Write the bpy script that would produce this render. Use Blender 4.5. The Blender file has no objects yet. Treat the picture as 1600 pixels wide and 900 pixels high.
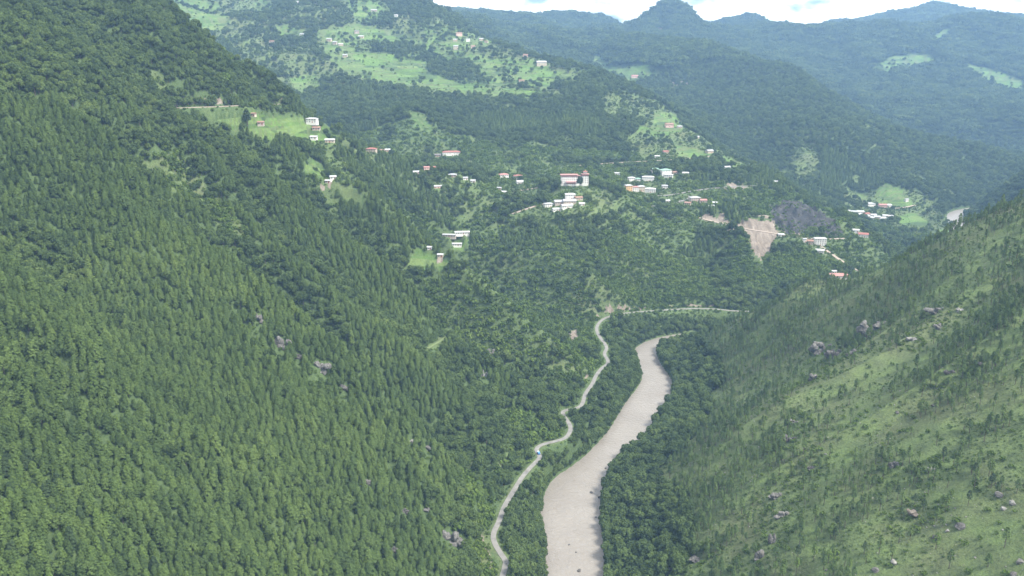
import bpy, math, random
import numpy as np

# ------------------------------------------------------------------ camera, sky, sun, exposure
SC = bpy.context.scene
COL = SC.collection
W0, H0, F = 1600.0, 900.0, 1300.0          # image frame and focal length in its pixels
CAMZ, HORIZON = 400.0, 70.0
PITCH = math.atan((H0/2-HORIZON)/F)
SP, CP = math.sin(PITCH), math.cos(PITCH)

cam = bpy.data.cameras.new("camera"); camo = bpy.data.objects.new("camera", cam); COL.objects.link(camo)
cam.sensor_width = 36.0; cam.lens = 36.0*F/W0; cam.clip_start = 1.0; cam.clip_end = 40000.0
camo.location = (0, 0, CAMZ); camo.rotation_euler = (math.pi/2-PITCH, 0, 0)
SC.camera = camo

SUN_DIR = np.array([0.44, -0.26, 0.72]); SUN_DIR /= np.linalg.norm(SUN_DIR)
world = bpy.data.worlds.new("World"); SC.world = world; world.use_nodes = True
wn, wl = world.node_tree.nodes, world.node_tree.links
wn.clear()
sky = wn.new("ShaderNodeTexSky"); sky.sky_type = 'NISHITA'; sky.sun_disc = False
sky.sun_elevation = math.asin(SUN_DIR[2]); sky.sun_rotation = math.atan2(SUN_DIR[0], SUN_DIR[1])
sky.altitude = 2200
tc = wn.new("ShaderNodeTexCoord")
mp = wn.new("ShaderNodeMapping"); mp.inputs['Scale'].default_value = (7.0, 7.0, 16.0)
n1 = wn.new("ShaderNodeTexNoise"); n1.inputs['Scale'].default_value = 1.25; n1.inputs['Detail'].default_value = 9; n1.inputs['Roughness'].default_value = 0.58
n1.inputs['Distortion'].default_value = 0.25
n2 = wn.new("ShaderNodeTexNoise"); n2.inputs['Scale'].default_value = 2.4; n2.inputs['Detail'].default_value = 7
r1 = wn.new("ShaderNodeValToRGB"); r1.color_ramp.elements[0].position = 0.30; r1.color_ramp.elements[1].position = 0.43
r2 = wn.new("ShaderNodeValToRGB")
r2.color_ramp.elements[0].position = 0.36; r2.color_ramp.elements[0].color = (1.15, 1.5, 2.0, 1)
r2.color_ramp.elements[1].position = 0.52; r2.color_ramp.elements[1].color = (4.9, 4.85, 4.75, 1)
mx = wn.new("ShaderNodeMix"); mx.data_type = 'RGBA'
bg = wn.new("ShaderNodeBackground"); bg.inputs['Strength'].default_value = 0.10
wo = wn.new("ShaderNodeOutputWorld")
wl.new(tc.outputs['Generated'], mp.inputs['Vector'])
wl.new(mp.outputs[0], n1.inputs['Vector']); wl.new(mp.outputs[0], n2.inputs['Vector'])
wl.new(n1.outputs[0], r1.inputs[0]); wl.new(n2.outputs[0], r2.inputs[0])
wl.new(r1.outputs[0], mx.inputs[0]); wl.new(sky.outputs[0], mx.inputs[6]); wl.new(r2.outputs[0], mx.inputs[7])
wl.new(mx.outputs[2], bg.inputs[0]); wl.new(bg.outputs[0], wo.inputs[0])

sl = bpy.data.lights.new("sun", 'SUN'); sl.energy = 2.0; sl.angle = math.radians(18); sl.color = (1.0, 0.95, 0.86)
so = bpy.data.objects.new("sun", sl); COL.objects.link(so)
from mathutils import Vector, noise as mnoise
so.rotation_euler = Vector((-SUN_DIR[0], -SUN_DIR[1], -SUN_DIR[2])).to_track_quat('-Z', 'Y').to_euler()
so.location = (0, 0, 1500)

SC.view_settings.view_transform = 'Standard'; SC.view_settings.look = 'None'
SC.view_settings.gamma = 1.0; SC.view_settings.use_curve_mapping = False
SC.view_settings.exposure = 2.33
SC.render.engine = 'CYCLES'
cy = SC.cycles
cy.max_bounces = 5; cy.diffuse_bounces = 3; cy.glossy_bounces = 2; cy.transmission_bounces = 2
cy.volume_bounces = 0; cy.transparent_max_bounces = 4; cy.use_denoising = True
try: cy.denoiser = 'OPENIMAGEDENOISE'; cy.denoising_prefilter = 'ACCURATE'
except Exception: pass

# ------------------------------------------------------------------ helpers
rnd = random.Random(7)
NR = np.random.default_rng(11)

def ray(px, py):
    u = np.asarray(px, float)-W0/2; v = H0/2-np.asarray(py, float)
    return u, F*CP+v*SP, -F*SP+v*CP
def at_y(px, py, Y):
    a, b, c = ray(px, py); s = Y/b
    return (float(a*s), float(Y), float(CAMZ+c*s))
def at_z(px, py, z):
    a, b, c = ray(px, py); s = (z-CAMZ)/c
    return (float(a*s), float(b*s), float(z))
def project(x, y, z):
    dz = z-CAMZ
    f = y*CP-dz*SP; v = y*SP+dz*CP
    f = np.maximum(f, 1.0)
    return W0/2+F*x/f, H0/2-F*v/f, f

def hash2(ix, iy, seed):
    h = (ix.astype(np.int64)*374761393+iy.astype(np.int64)*668265263+seed*982451653) & 0xFFFFFFFF
    h = ((h ^ (h >> 13))*1274126177) & 0xFFFFFFFF
    h = ((h ^ (h >> 16))*2246822519) & 0xFFFFFFFF
    return ((h ^ (h >> 15)) & 0xFFFFFF)/float(0xFFFFFF)
def vnoise(x, y, seed=0):
    x = np.asarray(x, float); y = np.asarray(y, float)
    ix = np.floor(x); iy = np.floor(y); fx = x-ix; fy = y-iy
    fx = fx*fx*fx*(fx*(fx*6-15)+10); fy = fy*fy*fy*(fy*(fy*6-15)+10)
    ix = ix.astype(np.int64); iy = iy.astype(np.int64)
    a = hash2(ix, iy, seed); b = hash2(ix+1, iy, seed); c = hash2(ix, iy+1, seed); d = hash2(ix+1, iy+1, seed)
    return (a+(b-a)*fx+(c-a)*fy+(a-b-c+d)*fx*fy)*2-1
def fbm(x, y, seed=0, octv=4, gain=0.5):
    s = 0; a = 1.0; t = 0
    for o in range(octv):
        s = s+a*vnoise(x, y, seed+o*17); t += a; x = x*2.03+3.1; y = y*2.03-1.7; a *= gain
    return s/t
def smooth(a, b, x):
    t = np.clip((x-a)/(b-a), 0, 1); return t*t*(3-2*t)
def inpoly(px, py, poly):
    c = np.zeros(np.shape(px), bool); n = len(poly)
    for i in range(n):
        x1, y1 = poly[i]; x2, y2 = poly[(i+1) % n]
        if y1 == y2: continue
        k = ((y1 > py) != (y2 > py)) & (px < (x2-x1)*(py-y1)/(y2-y1)+x1)
        c ^= k
    return c
def poly_dist(x, y, pts, maxd=230.0):
    """distance to a polyline of (x,y,value) points and the value interpolated along it (far points just read far)"""
    sh = np.shape(x); x = np.ravel(x); y = np.ravel(y)
    best = np.full(x.shape, 3*maxd); val = np.zeros(x.shape)
    P = np.array(pts, float); a, b = P[:-1], P[1:]
    slo, shi = np.minimum(a[:, 1], b[:, 1])-maxd, np.maximum(a[:, 1], b[:, 1])+maxd
    xlo, xhi = np.minimum(a[:, 0], b[:, 0])-maxd, np.maximum(a[:, 0], b[:, 0])+maxd
    inside = np.where((y > slo.min()) & (y < shi.max()) & (x > xlo.min()) & (x < xhi.max()))[0]
    inside = inside[np.argsort(y[inside], kind='stable')]
    for c in np.array_split(inside, max(1, len(inside)//6000)):
        if len(c) == 0: continue
        cx, cy_ = x[c], y[c]; y0, y1, x0, x1 = cy_[0], cy_[-1], cx.min(), cx.max()
        bb = best[c]; vv = val[c]
        for i in np.where((slo < y1) & (shi > y0) & (xlo < x1) & (xhi > x0))[0]:
            dx, dy = b[i, 0]-a[i, 0], b[i, 1]-a[i, 1]; l2 = dx*dx+dy*dy+1e-9
            t_ = np.clip(((cx-a[i, 0])*dx+(cy_-a[i, 1])*dy)/l2, 0, 1)
            d = np.hypot(cx-a[i, 0]-t_*dx, cy_-a[i, 1]-t_*dy); k = d < bb
            bb = np.where(k, d, bb); vv = np.where(k, a[i, 2]+(b[i, 2]-a[i, 2])*t_, vv)
        best[c] = bb; val[c] = vv
    return best.reshape(sh), val.reshape(sh)
def resample(pts, step):
    out = [pts[0]]
    for a, b in zip(pts[:-1], pts[1:]):
        L = math.hypot(b[0]-a[0], b[1]-a[1]); n = max(1, int(L/step))
        for i in range(1, n+1): out.append(tuple(a[k]+(b[k]-a[k])*i/n for k in range(len(a))))
    return out
def smooth_line(pts, it=2):
    for _ in range(it):
        q = [pts[0]]
        for a, b in zip(pts[:-1], pts[1:]):
            q.append(tuple(.75*a[k]+.25*b[k] for k in range(len(a)))); q.append(tuple(.25*a[k]+.75*b[k] for k in range(len(a))))
        q.append(pts[-1]); pts = q
    return pts

def tag(o, label=None, cat=None, group=None, kind=None):
    if label: o["label"] = label
    if cat: o["category"] = cat
    if group: o["group"] = group
    if kind: o["kind"] = kind
    return o
def mesh_np(name, V, Fq, mats, mat_idx=None, smooth_shade=False):
    me = bpy.data.meshes.new(name)
    V = np.asarray(V, np.float32); Fq = np.asarray(Fq, np.int32); n, k = Fq.shape
    me.vertices.add(len(V)); me.vertices.foreach_set("co", V.ravel())
    me.loops.add(n*k); me.loops.foreach_set("vertex_index", Fq.ravel())
    me.polygons.add(n); me.polygons.foreach_set("loop_start", np.arange(0, n*k, k, dtype=np.int32))
    me.polygons.foreach_set("loop_total", np.full(n, k, np.int32))
    for m in (mats if isinstance(mats, (list, tuple)) else [mats]): me.materials.append(m)
    if mat_idx is not None: me.polygons.foreach_set("material_index", np.asarray(mat_idx, np.int32))
    me.update(calc_edges=True)
    me.polygons.foreach_set("use_smooth", np.full(n, smooth_shade, bool))
    return me
def mesh_py(name, V, Fc, mat, smooth_shade=False):
    me = bpy.data.meshes.new(name); me.from_pydata(V, [], Fc); me.materials.append(mat); me.update()
    if smooth_shade: me.polygons.foreach_set("use_smooth", np.full(len(me.polygons), True))
    return me
def link(name, data, parent=None, loc=(0, 0, 0), rz=0.0, scale=None):
    o = bpy.data.objects.new(name, data); COL.objects.link(o); o.location = loc; o.rotation_euler = (0, 0, rz)
    if scale is not None: o.scale = scale if hasattr(scale, '__len__') else (scale,)*3
    if parent is not None: o.parent = parent
    return o

# ------------------------------------------------------------------ materials
class NT:
    def __init__(s, name):
        s.m = bpy.data.materials.new(name); s.m.use_nodes = True; s.t = s.m.node_tree; s.t.nodes.clear()
        s.out = s.n("ShaderNodeOutputMaterial")
    def n(s, t, **kw):
        q = s.t.nodes.new(t)
        for k, v in kw.items(): setattr(q, k, v)
        return q
    def l(s, a, b): s.t.links.new(a, b)
    def noise(s, scale, detail=4, rough=.55, vec=None, dist=0):
        q = s.n("ShaderNodeTexNoise"); q.inputs['Scale'].default_value = scale; q.inputs['Detail'].default_value = detail
        q.inputs['Roughness'].default_value = rough; q.inputs['Distortion'].default_value = dist
        if vec is not None: s.l(vec, q.inputs['Vector'])
        return q.outputs[0]
    def ramp(s, fac, stops):
        q = s.n("ShaderNodeValToRGB"); e = q.color_ramp.elements
        e[0].position, e[0].color = stops[0][0], (*stops[0][1], 1); e[1].position, e[1].color = stops[-1][0], (*stops[-1][1], 1)
        for p, c in stops[1:-1]:
            k = e.new(p); k.color = (*c, 1)
        s.l(fac, q.inputs[0]); return q.outputs[0]
    def mix(s, fac, a, b, mode='MIX'):
        q = s.n("ShaderNodeMix"); q.data_type = 'RGBA'; q.blend_type = mode
        for sock, v in ((q.inputs[0], fac), (q.inputs[6], a), (q.inputs[7], b)):
            if hasattr(v, 'is_linked'): s.l(v, sock)
            elif isinstance(v, (int, float)): sock.default_value = v
            else: sock.default_value = (*v, 1)
        return q.outputs[2]
    def math(s, op, a, b=0.0):
        q = s.n("ShaderNodeMath"); q.operation = op
        for sock, v in ((q.inputs[0], a), (q.inputs[1], b)):
            if hasattr(v, 'is_linked'): s.l(v, sock)
            else: sock.default_value = v
        return q.outputs[0]
    def bsdf(s, col, rough=.9, bump=None, bump_d=.3, spec=.2):
        b = s.n("ShaderNodeBsdfPrincipled")
        if hasattr(col, 'is_linked'): s.l(col, b.inputs['Base Color'])
        else: b.inputs['Base Color'].default_value = (*col, 1)
        if hasattr(rough, 'is_linked'): s.l(rough, b.inputs['Roughness'])
        else: b.inputs['Roughness'].default_value = rough
        b.inputs['Specular IOR Level'].default_value = spec
        if bump is not None:
            q = s.n("ShaderNodeBump"); q.inputs['Strength'].default_value = 1.0; q.inputs['Distance'].default_value = bump_d
            s.l(bump, q.inputs['Height']); s.l(q.outputs[0], b.inputs['Normal'])
        s.l(b.outputs[0], s.out.inputs[0]); return s.m

def mat_leaf(name, stops, trans=.36):
    t = NT(name)
    oi = t.n("ShaderNodeObjectInfo"); geo = t.n("ShaderNodeNewGeometry")
    big = t.noise(.011, 2, .5, oi.outputs['Location'])
    fac = t.math('ADD', t.math('MULTIPLY', oi.outputs['Random'], .60), t.math('MULTIPLY', big, .95))
    fac = t.math('SUBTRACT', fac, .27)
    col = t.ramp(fac, stops)
    fine = t.noise(1.3, 2, .5, geo.outputs['Position'])
    col = t.mix(1.0, col, t.ramp(fine, [(.3, (.72, .74, .72)), (.7, (1.25, 1.25, 1.15))]), 'MULTIPLY')
    d = t.n("ShaderNodeBsdfDiffuse"); tr = t.n("ShaderNodeBsdfTranslucent"); mx = t.n("ShaderNodeMixShader")
    t.l(col, d.inputs[0]); t.l(col, tr.inputs[0]); mx.inputs[0].default_value = trans
    t.l(d.outputs[0], mx.inputs[1]); t.l(tr.outputs[0], mx.inputs[2]); t.l(mx.outputs[0], t.out.inputs[0])
    return t.m
M = {}
M['pine'] = mat_leaf('pine_needles', [(.05, (.055, .084, .034)), (.4, (.083, .124, .043)), (.7, (.105, .152, .050)), (1, (.135, .186, .058))])
M['pine_yellow'] = mat_leaf('pine_needles_fresh', [(.1, (.095, .145, .045)), (1, (.130, .185, .055))])
M['pine_dark'] = mat_leaf('pine_needles_dark', [(.1, (.046, .070, .036)), (1, (.066, .096, .045))])
M['broad'] = mat_leaf('broad_leaves', [(.05, (.044, .068, .030)), (.4, (.070, .103, .040)), (.7, (.096, .138, .048)), (1, (.132, .176, .058))])
M['broad_light'] = mat_leaf('broad_leaves_light', [(.1, (.085, .125, .045)), (1, (.125, .175, .058))])
M['thin'] = mat_leaf('slender_pine_needles', [(.1, (.062, .096, .040)), (.5, (.092, .136, .052)), (1, (.135, .185, .068))], .38)
M['tuft'] = mat_leaf('tuft_leaves', [(.1, (.066, .098, .036)), (.5, (.095, .140, .046)), (1, (.13, .18, .055))])
M['shrub'] = mat_leaf('shrub_leaves', [(.1, (.056, .088, .026)), (.5, (.088, .134, .036)), (1, (.14, .195, .050))])
t = NT('bark'); M['bark'] = t.bsdf(t.ramp(t.noise(2.0), [(.3, (.05, .042, .036)), (.7, (.12, .10, .085))]), .95)

def mat_ground():
    t = NT('hillside_ground'); geo = t.n("ShaderNodeNewGeometry"); P = geo.outputs['Position']
    def attr(n):
        q = t.n("ShaderNodeAttribute"); q.attribute_name = n; return q.outputs['Fac']
    f_s, f_m, f_b = t.noise(.55, 6, .65, P), t.noise(.07, 5, .6, P), t.noise(.018, 3, .5, P)
    forest = t.ramp(f_s, [(.3, (.040, .064, .026)), (.7, (.078, .112, .044))])
    grass = t.ramp(f_m, [(.25, (.060, .082, .038)), (.45, (.078, .107, .044)), (.62, (.092, .130, .048)), (.8, (.105, .156, .050))])
    grass = t.mix(1.0, grass, t.ramp(f_s, [(.25, (.55, .55, .6)), (.5, (1, 1, 1)), (.8, (1.35, 1.3, 1.2))]), 'MULTIPLY')
    dry = t.ramp(f_b, [(.45, (0, 0, 0)), (.7, (.3, .3, .3))])
    grass = t.mix(dry, grass, t.ramp(f_s, [(.3, (.085, .075, .05)), (.7, (.16, .15, .09))]))
    speck = t.ramp(t.noise(.9, 3, .7, P), [(.69, (0, 0, 0)), (.73, (1, 1, 1))])
    grass = t.mix(t.math('MULTIPLY', speck, .8), grass, (.24, .24, .22))
    vor = t.n("ShaderNodeTexVoronoi"); vor.inputs['Scale'].default_value = 1.0
    mpn = t.n("ShaderNodeMapping"); mpn.inputs['Scale'].default_value = (.016, .016, .13); t.l(P, mpn.inputs['Vector']); t.l(mpn.outputs[0], vor.inputs['Vector'])
    sep = t.n("ShaderNodeSeparateColor"); t.l(vor.outputs['Color'], sep.inputs[0])
    field = t.ramp(sep.outputs[0], [(.05, (.048, .078, .030)), (.35, (.072, .122, .036)), (.7, (.090, .156, .040)), (1, (.112, .160, .056))])
    field = t.mix(1.0, field, t.ramp(t.noise(.12, 5, .65, P), [(.3, (.68, .72, .72)), (.7, (1.2, 1.15, 1.1))]), 'MULTIPLY')
    rock = t.ramp(t.noise(.10, 9, .72, P, .6), [(.3, (.016, .016, .017)), (.5, (.040, .040, .040)), (.75, (.115, .112, .106))])
    mps = t.n('ShaderNodeMapping'); mps.inputs['Scale'].default_value = (.16, .05, .035); t.l(P, mps.inputs['Vector'])
    bare = t.ramp(t.noise(1.0, 9, .72, mps.outputs[0], .5), [(.25, (.075, .062, .050)), (.45, (.145, .122, .098)), (.6, (.21, .18, .15)), (.78, (.30, .27, .235))])
    col = t.mix(attr('grass'), forest, grass)
    col = t.mix(attr('field'), col, field)
    brk = t.noise(.16, 6, .7, P, .8)
    def broken(a): return t.ramp(t.math('ADD', attr(a), t.math('SUBTRACT', t.math('MULTIPLY', brk, 1.5), .75)), [(.42, (0, 0, 0)), (.58, (1, 1, 1))])
    col = t.mix(broken('rock'), col, rock)
    col = t.mix(broken('bare'), col, bare)
    return t.bsdf(col, .95, bump=f_s, bump_d=1.2, spec=.08)
M['ground'] = mat_ground()
def mat_water():
    t = NT('muddy_water'); geo = t.n("ShaderNodeNewGeometry"); P = geo.outputs['Position']
    big = t.noise(.03, 4, .55, P); fine = t.noise(.22, 6, .65, P, .8); fo = t.noise(.16, 6, .68, P, 1.6)
    col = t.ramp(big, [(.3, (.158, .142, .122)), (.7, (.188, .172, .150))])
    col = t.mix(t.ramp(fo, [(.62, (0, 0, 0)), (.78, (.6, .6, .6))]), col, (.40, .385, .355))
    col = t.mix(t.ramp(fo, [(.26, (.35, .35, .35)), (.36, (0, 0, 0))]), col, (.12, .103, .083))
    return t.bsdf(col, .34, bump=fine, bump_d=.9, spec=.4)
M['water'] = mat_water()
t = NT('asphalt_road'); g = t.n("ShaderNodeNewGeometry").outputs['Position']
M['road'] = t.bsdf(t.ramp(t.noise(.2, 5, .6, g), [(.3, (.12, .117, .11)), (.7, (.19, .183, .17))]), .9)
t = NT('dirt_track'); g = t.n("ShaderNodeNewGeometry").outputs['Position']
M['dirt'] = t.bsdf(t.ramp(t.noise(.15, 5, .6, g), [(.3, (.19, .155, .125)), (.7, (.29, .25, .21))]), .95)
t = NT('grass_track'); g = t.n("ShaderNodeNewGeometry").outputs['Position']
M['greentrack'] = t.bsdf(t.ramp(t.noise(.3, 5, .6, g), [(.3, (.085, .115, .045)), (.7, (.13, .165, .07))]), .95)
def mat_rock(name, a, b, c):
    t = NT(name); g = t.n("ShaderNodeNewGeometry").outputs['Position']
    n = t.noise(.6, 9, .7, g, .5)
    return t.bsdf(t.ramp(n, [(.3, a), (.5, b), (.72, c)]), .92, bump=t.noise(1.2, 6, .7, g), bump_d=.5, spec=.15)
M['rock'] = mat_rock('outcrop_rock', (.048, .046, .042), (.105, .101, .094), (.21, .203, .19))
M['rock_dark'] = mat_rock('wet_rock', (.034, .032, .030), (.078, .074, .070), (.17, .163, .154))
M['rock_pale'] = mat_rock('pale_stone', (.10, .097, .09), (.18, .176, .163), (.29, .285, .265))
M['scree'] = mat_rock('brown_scree', (.07, .058, .046), (.12, .102, .084), (.19, .168, .145))
def flat(name, c, rough=.8, var=.12):
    t = NT(name); g = t.n("ShaderNodeNewGeometry").outputs['Position']
    lo = tuple(v*(1-var) for v in c); hi = tuple(min(.9, v*(1+var)) for v in c)
    return t.bsdf(t.ramp(t.noise(.35, 5, .65, g), [(.3, lo), (.7, hi)]), rough)
M['white'] = flat('whitewash', (.62, .605, .57)); M['cream'] = flat('cream_plaster', (.40, .345, .27)); M['tan'] = flat('ochre_plaster', (.50, .33, .17))
M['stone'] = flat('stone_wall', (.36, .31, .27)); M['pink'] = flat('pink_plaster', (.55, .38, .33))
M['redroof'] = flat('red_roof', (.22, .095, .078)); M['pinkroof'] = flat('faded_red_roof', (.28, .15, .135)); M['greyroof'] = flat('tin_roof', (.27, .275, .285), .5)
M['whiteroof'] = flat('bright_tin_roof', (.33, .335, .34), .5); M['greenroof'] = flat('green_roof', (.17, .27, .21), .6); M['darkroof'] = flat('dark_roof', (.14, .13, .13))
M['brownroof'] = flat('rusty_roof', (.20, .125, .095)); M['maroon'] = flat('maroon_band', (.24, .07, .05)); M['glass'] = flat('window_dark', (.05, .05, .055), .3)
M['gold'] = flat('gilded_top', (.55, .40, .12), .4); M['blue'] = flat('blue_paint', (.08, .22, .50), .4); M['tyre'] = flat('rubber', (.02, .02, .02))

# ------------------------------------------------------------------ terrain: river, road, control points
bank_px = [  # py, left px, right px of the water
 (900, 852, 945), (850, 854, 942), (810, 845, 938), (782, 849, 937), (757, 860, 944), (735, 893, 952), (707, 924, 976),
 (675, 953, 1015), (650, 967, 1028), (630, 980, 1044), (612, 995, 1052), (592, 1005, 1050), (574, 998, 1036), (558, 990, 1027), (546, 991, 1026)]
river = []
a0, b0 = at_z(852, 900, 0), at_z(945, 900, 0)
river += [(20, -200, 24), (30, 200, 23.5), ((a0[0]+b0[0])/2-6, a0[1]-90, 23)]
for py, lx, rx in bank_px:
    a, b = at_z(lx, py, 0), at_z(rx, py, 0)
    river.append(((a[0]+b[0])/2, a[1], (b[0]-a[0])/2*1.04))
river += [(203, 1096, 16), (240, 1118, 16), (300, 1135, 16), (400, 1140, 18), (560, 1195, 20), (740, 1330, 20), (890, 1560, 20), (985, 1760, 20),
          (1022, 1850, 20), (1050, 1935, 20), (1085, 2010, 18), (1135, 2065, 17), (1230, 2110, 18), (1420, 2200, 20), (1720, 2330, 22), (2250, 2520, 22), (3100, 2750, 25)]
RIVER = [river[0], river[1], river[2]] + smooth_line(river[3:], 2)

road_px = [(786, 899), (789, 886), (791, 877), (782, 865), (772, 848), (770, 834), (780, 815), (786, 795), (797, 776), (807, 760), (816, 745), (830, 729),
 (845, 715), (841, 709), (837, 701), (848, 694), (867, 690), (884, 685), (891, 675), (892, 667), (887, 658), (880, 649), (879, 643), (888, 640), (905, 637),
 (911, 630), (914, 615), (926, 600), (931, 587), (940, 575), (950, 569), (950, 562), (943, 553), (949, 544), (945, 537), (937, 527), (932, 517), (933, 508),
 (941, 499), (956, 493), (980, 489), (1005, 487), (1045, 484), (1085, 482), (1120, 483), (1153, 487)]
road_w = []
for i, (a, b) in enumerate(road_px):
    k = i/(len(road_px)-1)
    road_w.append(at_z(a, b, 20+5*math.sin(k*2.6)))
e = road_w[-1]
road_w = [(-16, 300, 20), (-18, 420, 20), (-14, 500, 20)] + road_w + [(e[0]+60, e[1]-2, 24), (e[0]+160, e[1]+20, 28), (e[0]+240, e[1]+70, 36)]
ROAD = resample(smooth_line(road_w, 2), 6)

toe = sorted([(q[1], q[0]) for q in ROAD if q[1] < 1060])[::6]+[(1160, 150), (1600, 220)]
toe = [(0, 10)]+toe
toeY = [q[0] for q in toe]; toeX = [q[1] for q in toe]
def L(px, py, g, z0=24):
    a, b, c = ray(px, py); lo, hi = 150., 2600.
    for _ in range(50):
        Y = (lo+hi)/2; x = a*Y/b; z = CAMZ+c*Y/b
        if z > z0+g*(np.interp(Y, toeY, toeX)-x): lo = Y
        else: hi = Y
    return at_y(px, py, Y)
rivR = [(q[1], q[0]+q[2]) for q in RIVER if q[1] < 1100]
def R(px, py, g):
    a, b, c = ray(px, py); lo, hi = 150., 1150.
    for _ in range(50):
        Y = (lo+hi)/2; x = a*Y/b; z = CAMZ+c*Y/b
        if z > g*(x-np.interp(Y, [q[0] for q in rivR], [q[1] for q in rivR])): lo = Y
        else: hi = Y
    return at_y(px, py, Y)
CP3 = []
# the left valley side
for px, py, g in [(0, 900, .66), (0, 700, .67), (0, 500, .67), (0, 300, .67), (0, 160, .67), (0, 60, .67), (0, 0, .67), (100, 0, .66), (100, 100, .66), (200, 900, .64), (200, 700, .65), (200, 500, .65),
 (200, 300, .65), (200, 170, .65), (200, 80, .66), (200, 8, .66), (400, 900, .60), (400, 700, .62), (400, 500, .62), (400, 350, .60), (400, 250, .58), (330, 92, .66), (300, 170, .62), (330, 220, .60),
 (600, 900, .52), (600, 800, .56), (600, 700, .58), (600, 600, .56), (600, 500, .54), (600, 400, .52), (600, 320, .48), (500, 300, .55), (500, 420, .57), (720, 900, .6), (700, 800, .56), (720, 740, .55),
 (750, 700, .55), (700, 620, .5), (700, 550, .48), (700, 470, .46), (700, 400, .44), (720, 330, .42), (800, 640, .5), (800, 560, .48), (800, 480, .44), (800, 400, .41), (800, 340, .40)]:
    CP3.append(L(px, py, g))
for px, py, Y in [(450, 163, 1510), (400, 130, 1500), (262, 45, 1510), (490, 190, 1500), (530, 217, 1490), (575, 240, 1480), (600, 245, 1480), (650, 268, 1440), (700, 280, 1430), (750, 285, 1450), (800, 285, 1470),
 (850, 310, 1400), (898, 291, 1450), (890, 325, 1360), (940, 310, 1420), (900, 380, 1260), (900, 440, 1150), (960, 420, 1230), (960, 470, 1140), (1000, 300, 1560), (980, 340, 1380), (1030, 270, 1650), (1050, 315, 1540), (1050, 400, 1310),
 (1050, 450, 1210), (1100, 318, 1520), (1120, 345, 1420), (1150, 400, 1290), (1200, 400, 1270), (1200, 292, 1640), (1150, 295, 1620), (1250, 322, 1490), (1250, 366, 1425), (1290, 369, 1390), (1225, 358, 1430), (1270, 376, 1330), (1190, 362, 1360), (1215, 345, 1400), (1250, 420, 1230),
 (1320, 362, 1390), (1345, 374, 1370), (1282, 385, 1320), (1310, 434, 1240), (1340, 425, 1260), (1300, 400, 1300)]:
    CP3.append(at_y(px, py, Y))
# the terraced mountain behind
for px, py, Y in [(480, 180, 1950), (550, 190, 1950), (600, 215, 1830), (640, 172, 1880), (640, 150, 2200), (740, 245, 1700), (700, 205, 1950), (760, 200, 2000), (820, 255, 1720), (900, 250, 1780), (1000, 262, 1740), (900, 200, 2030),
 (850, 150, 2330), (800, 110, 2520), (700, 130, 2400), (600, 130, 2380), (550, 100, 2500), (480, 130, 2300), (400, 100, 2450), (400, 30, 2950), (500, 50, 2800), (500, 0, 3250), (600, 50, 2850), (650, 0, 3120), (700, 60, 2780), (700, 20, 3040), (760, 50, 2820),
 (300, 0, 3050), (300, 55, 2650), (450, 150, 2150), (830, 82, 2640), (920, 112, 2540), (1000, 152, 2390), (1000, 200, 2050), (1060, 195, 2200), (1100, 215, 2110), (1100, 250, 1850), (1150, 252, 1930), (1200, 280, 1790), (1260, 312, 1640), (1330, 346, 1530)]:
    CP3.append(at_y(px, py, Y))
CP3 += [(-560, 1770, 255), (-720, 1850, 320), (-450, 1720, 215), (-350, 1740, 190), (-150, 1730, 160), (0, 1640, 150), (-900, 2000, 400), (150, 1600, 148), (-800, 3800, 640), (-300, 4000, 520), (-1500, 3000, 650), (-1500, 2200, 520), (-1800, 4200, 700),
        (150, 3300, 250), (420, 2900, 215), (-150, 3700, 430), (700, 2400, 95), (620, 2150, 62), (780, 1950, 25), (700, 1750, 35), (640, 1560, 30)]
# the mountains across the side valley
for px, py, Y in [(960, 110, 3550), (1000, 130, 3250), (1050, 142, 3100), (1100, 190, 2750), (1170, 235, 2380), (1250, 288, 2080), (920, 90, 3900), (900, 62, 4250), (1000, 72, 3980), (1100, 77, 3780), (1180, 92, 3600), (1250, 120, 3400), (1330, 152, 3150), (1400, 190, 2950),
 (1500, 224, 2750), (1560, 240, 2650), (1100, 130, 3200), (1200, 180, 2750), (1285, 208, 2420), (1282, 240, 2270), (1280, 275, 2160), (1235, 245, 2360), (1345, 262, 2310), (1380, 290, 2130), (1300, 265, 2230), (1380, 240, 2430), (1450, 280, 2220), (1350, 312, 2130), (1400, 305, 2110), (1480, 312, 2130), (1430, 340, 1985), (1380, 332, 2000), (1330, 330, 2010), (1470, 360, 1880),
 (1300, 112, 4250), (1400, 172, 3700), (1500, 202, 3480), (1600, 222, 3330), (1400, 100, 4400), (1540, 115, 4200), (1600, 150, 3900), (1220, 44, 5250), (1320, 40, 5150), (1400, 44, 5050), (1450, 38, 4900), (1500, 35, 4850), (1560, 38, 4850), (1600, 42, 4850),
 (1300, 75, 4750), (1500, 75, 4550), (1600, 90, 4450), (1050, 5, 5000), (1034, 8, 5000), (1070, 8, 5000), (1000, 45, 4900), (1090, 34, 5000), (1130, 58, 4800), (1200, 90, 4500), (1050, 60, 4500), (960, 58, 4700), (760, 22, 5300), (830, 33, 5450), (900, 30, 5600), (950, 37, 5650), (1150, 40, 5850), (1190, 42, 5850),
 (780, 50, 4700), (850, 55, 4700), (1440, 16, 6500), (1490, 12, 6500), (1380, 30, 6500), (1550, 34, 6500), (1018, 26, 4980), (1086, 30, 4990)]:
    CP3.append(at_y(px, py, Y))
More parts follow.
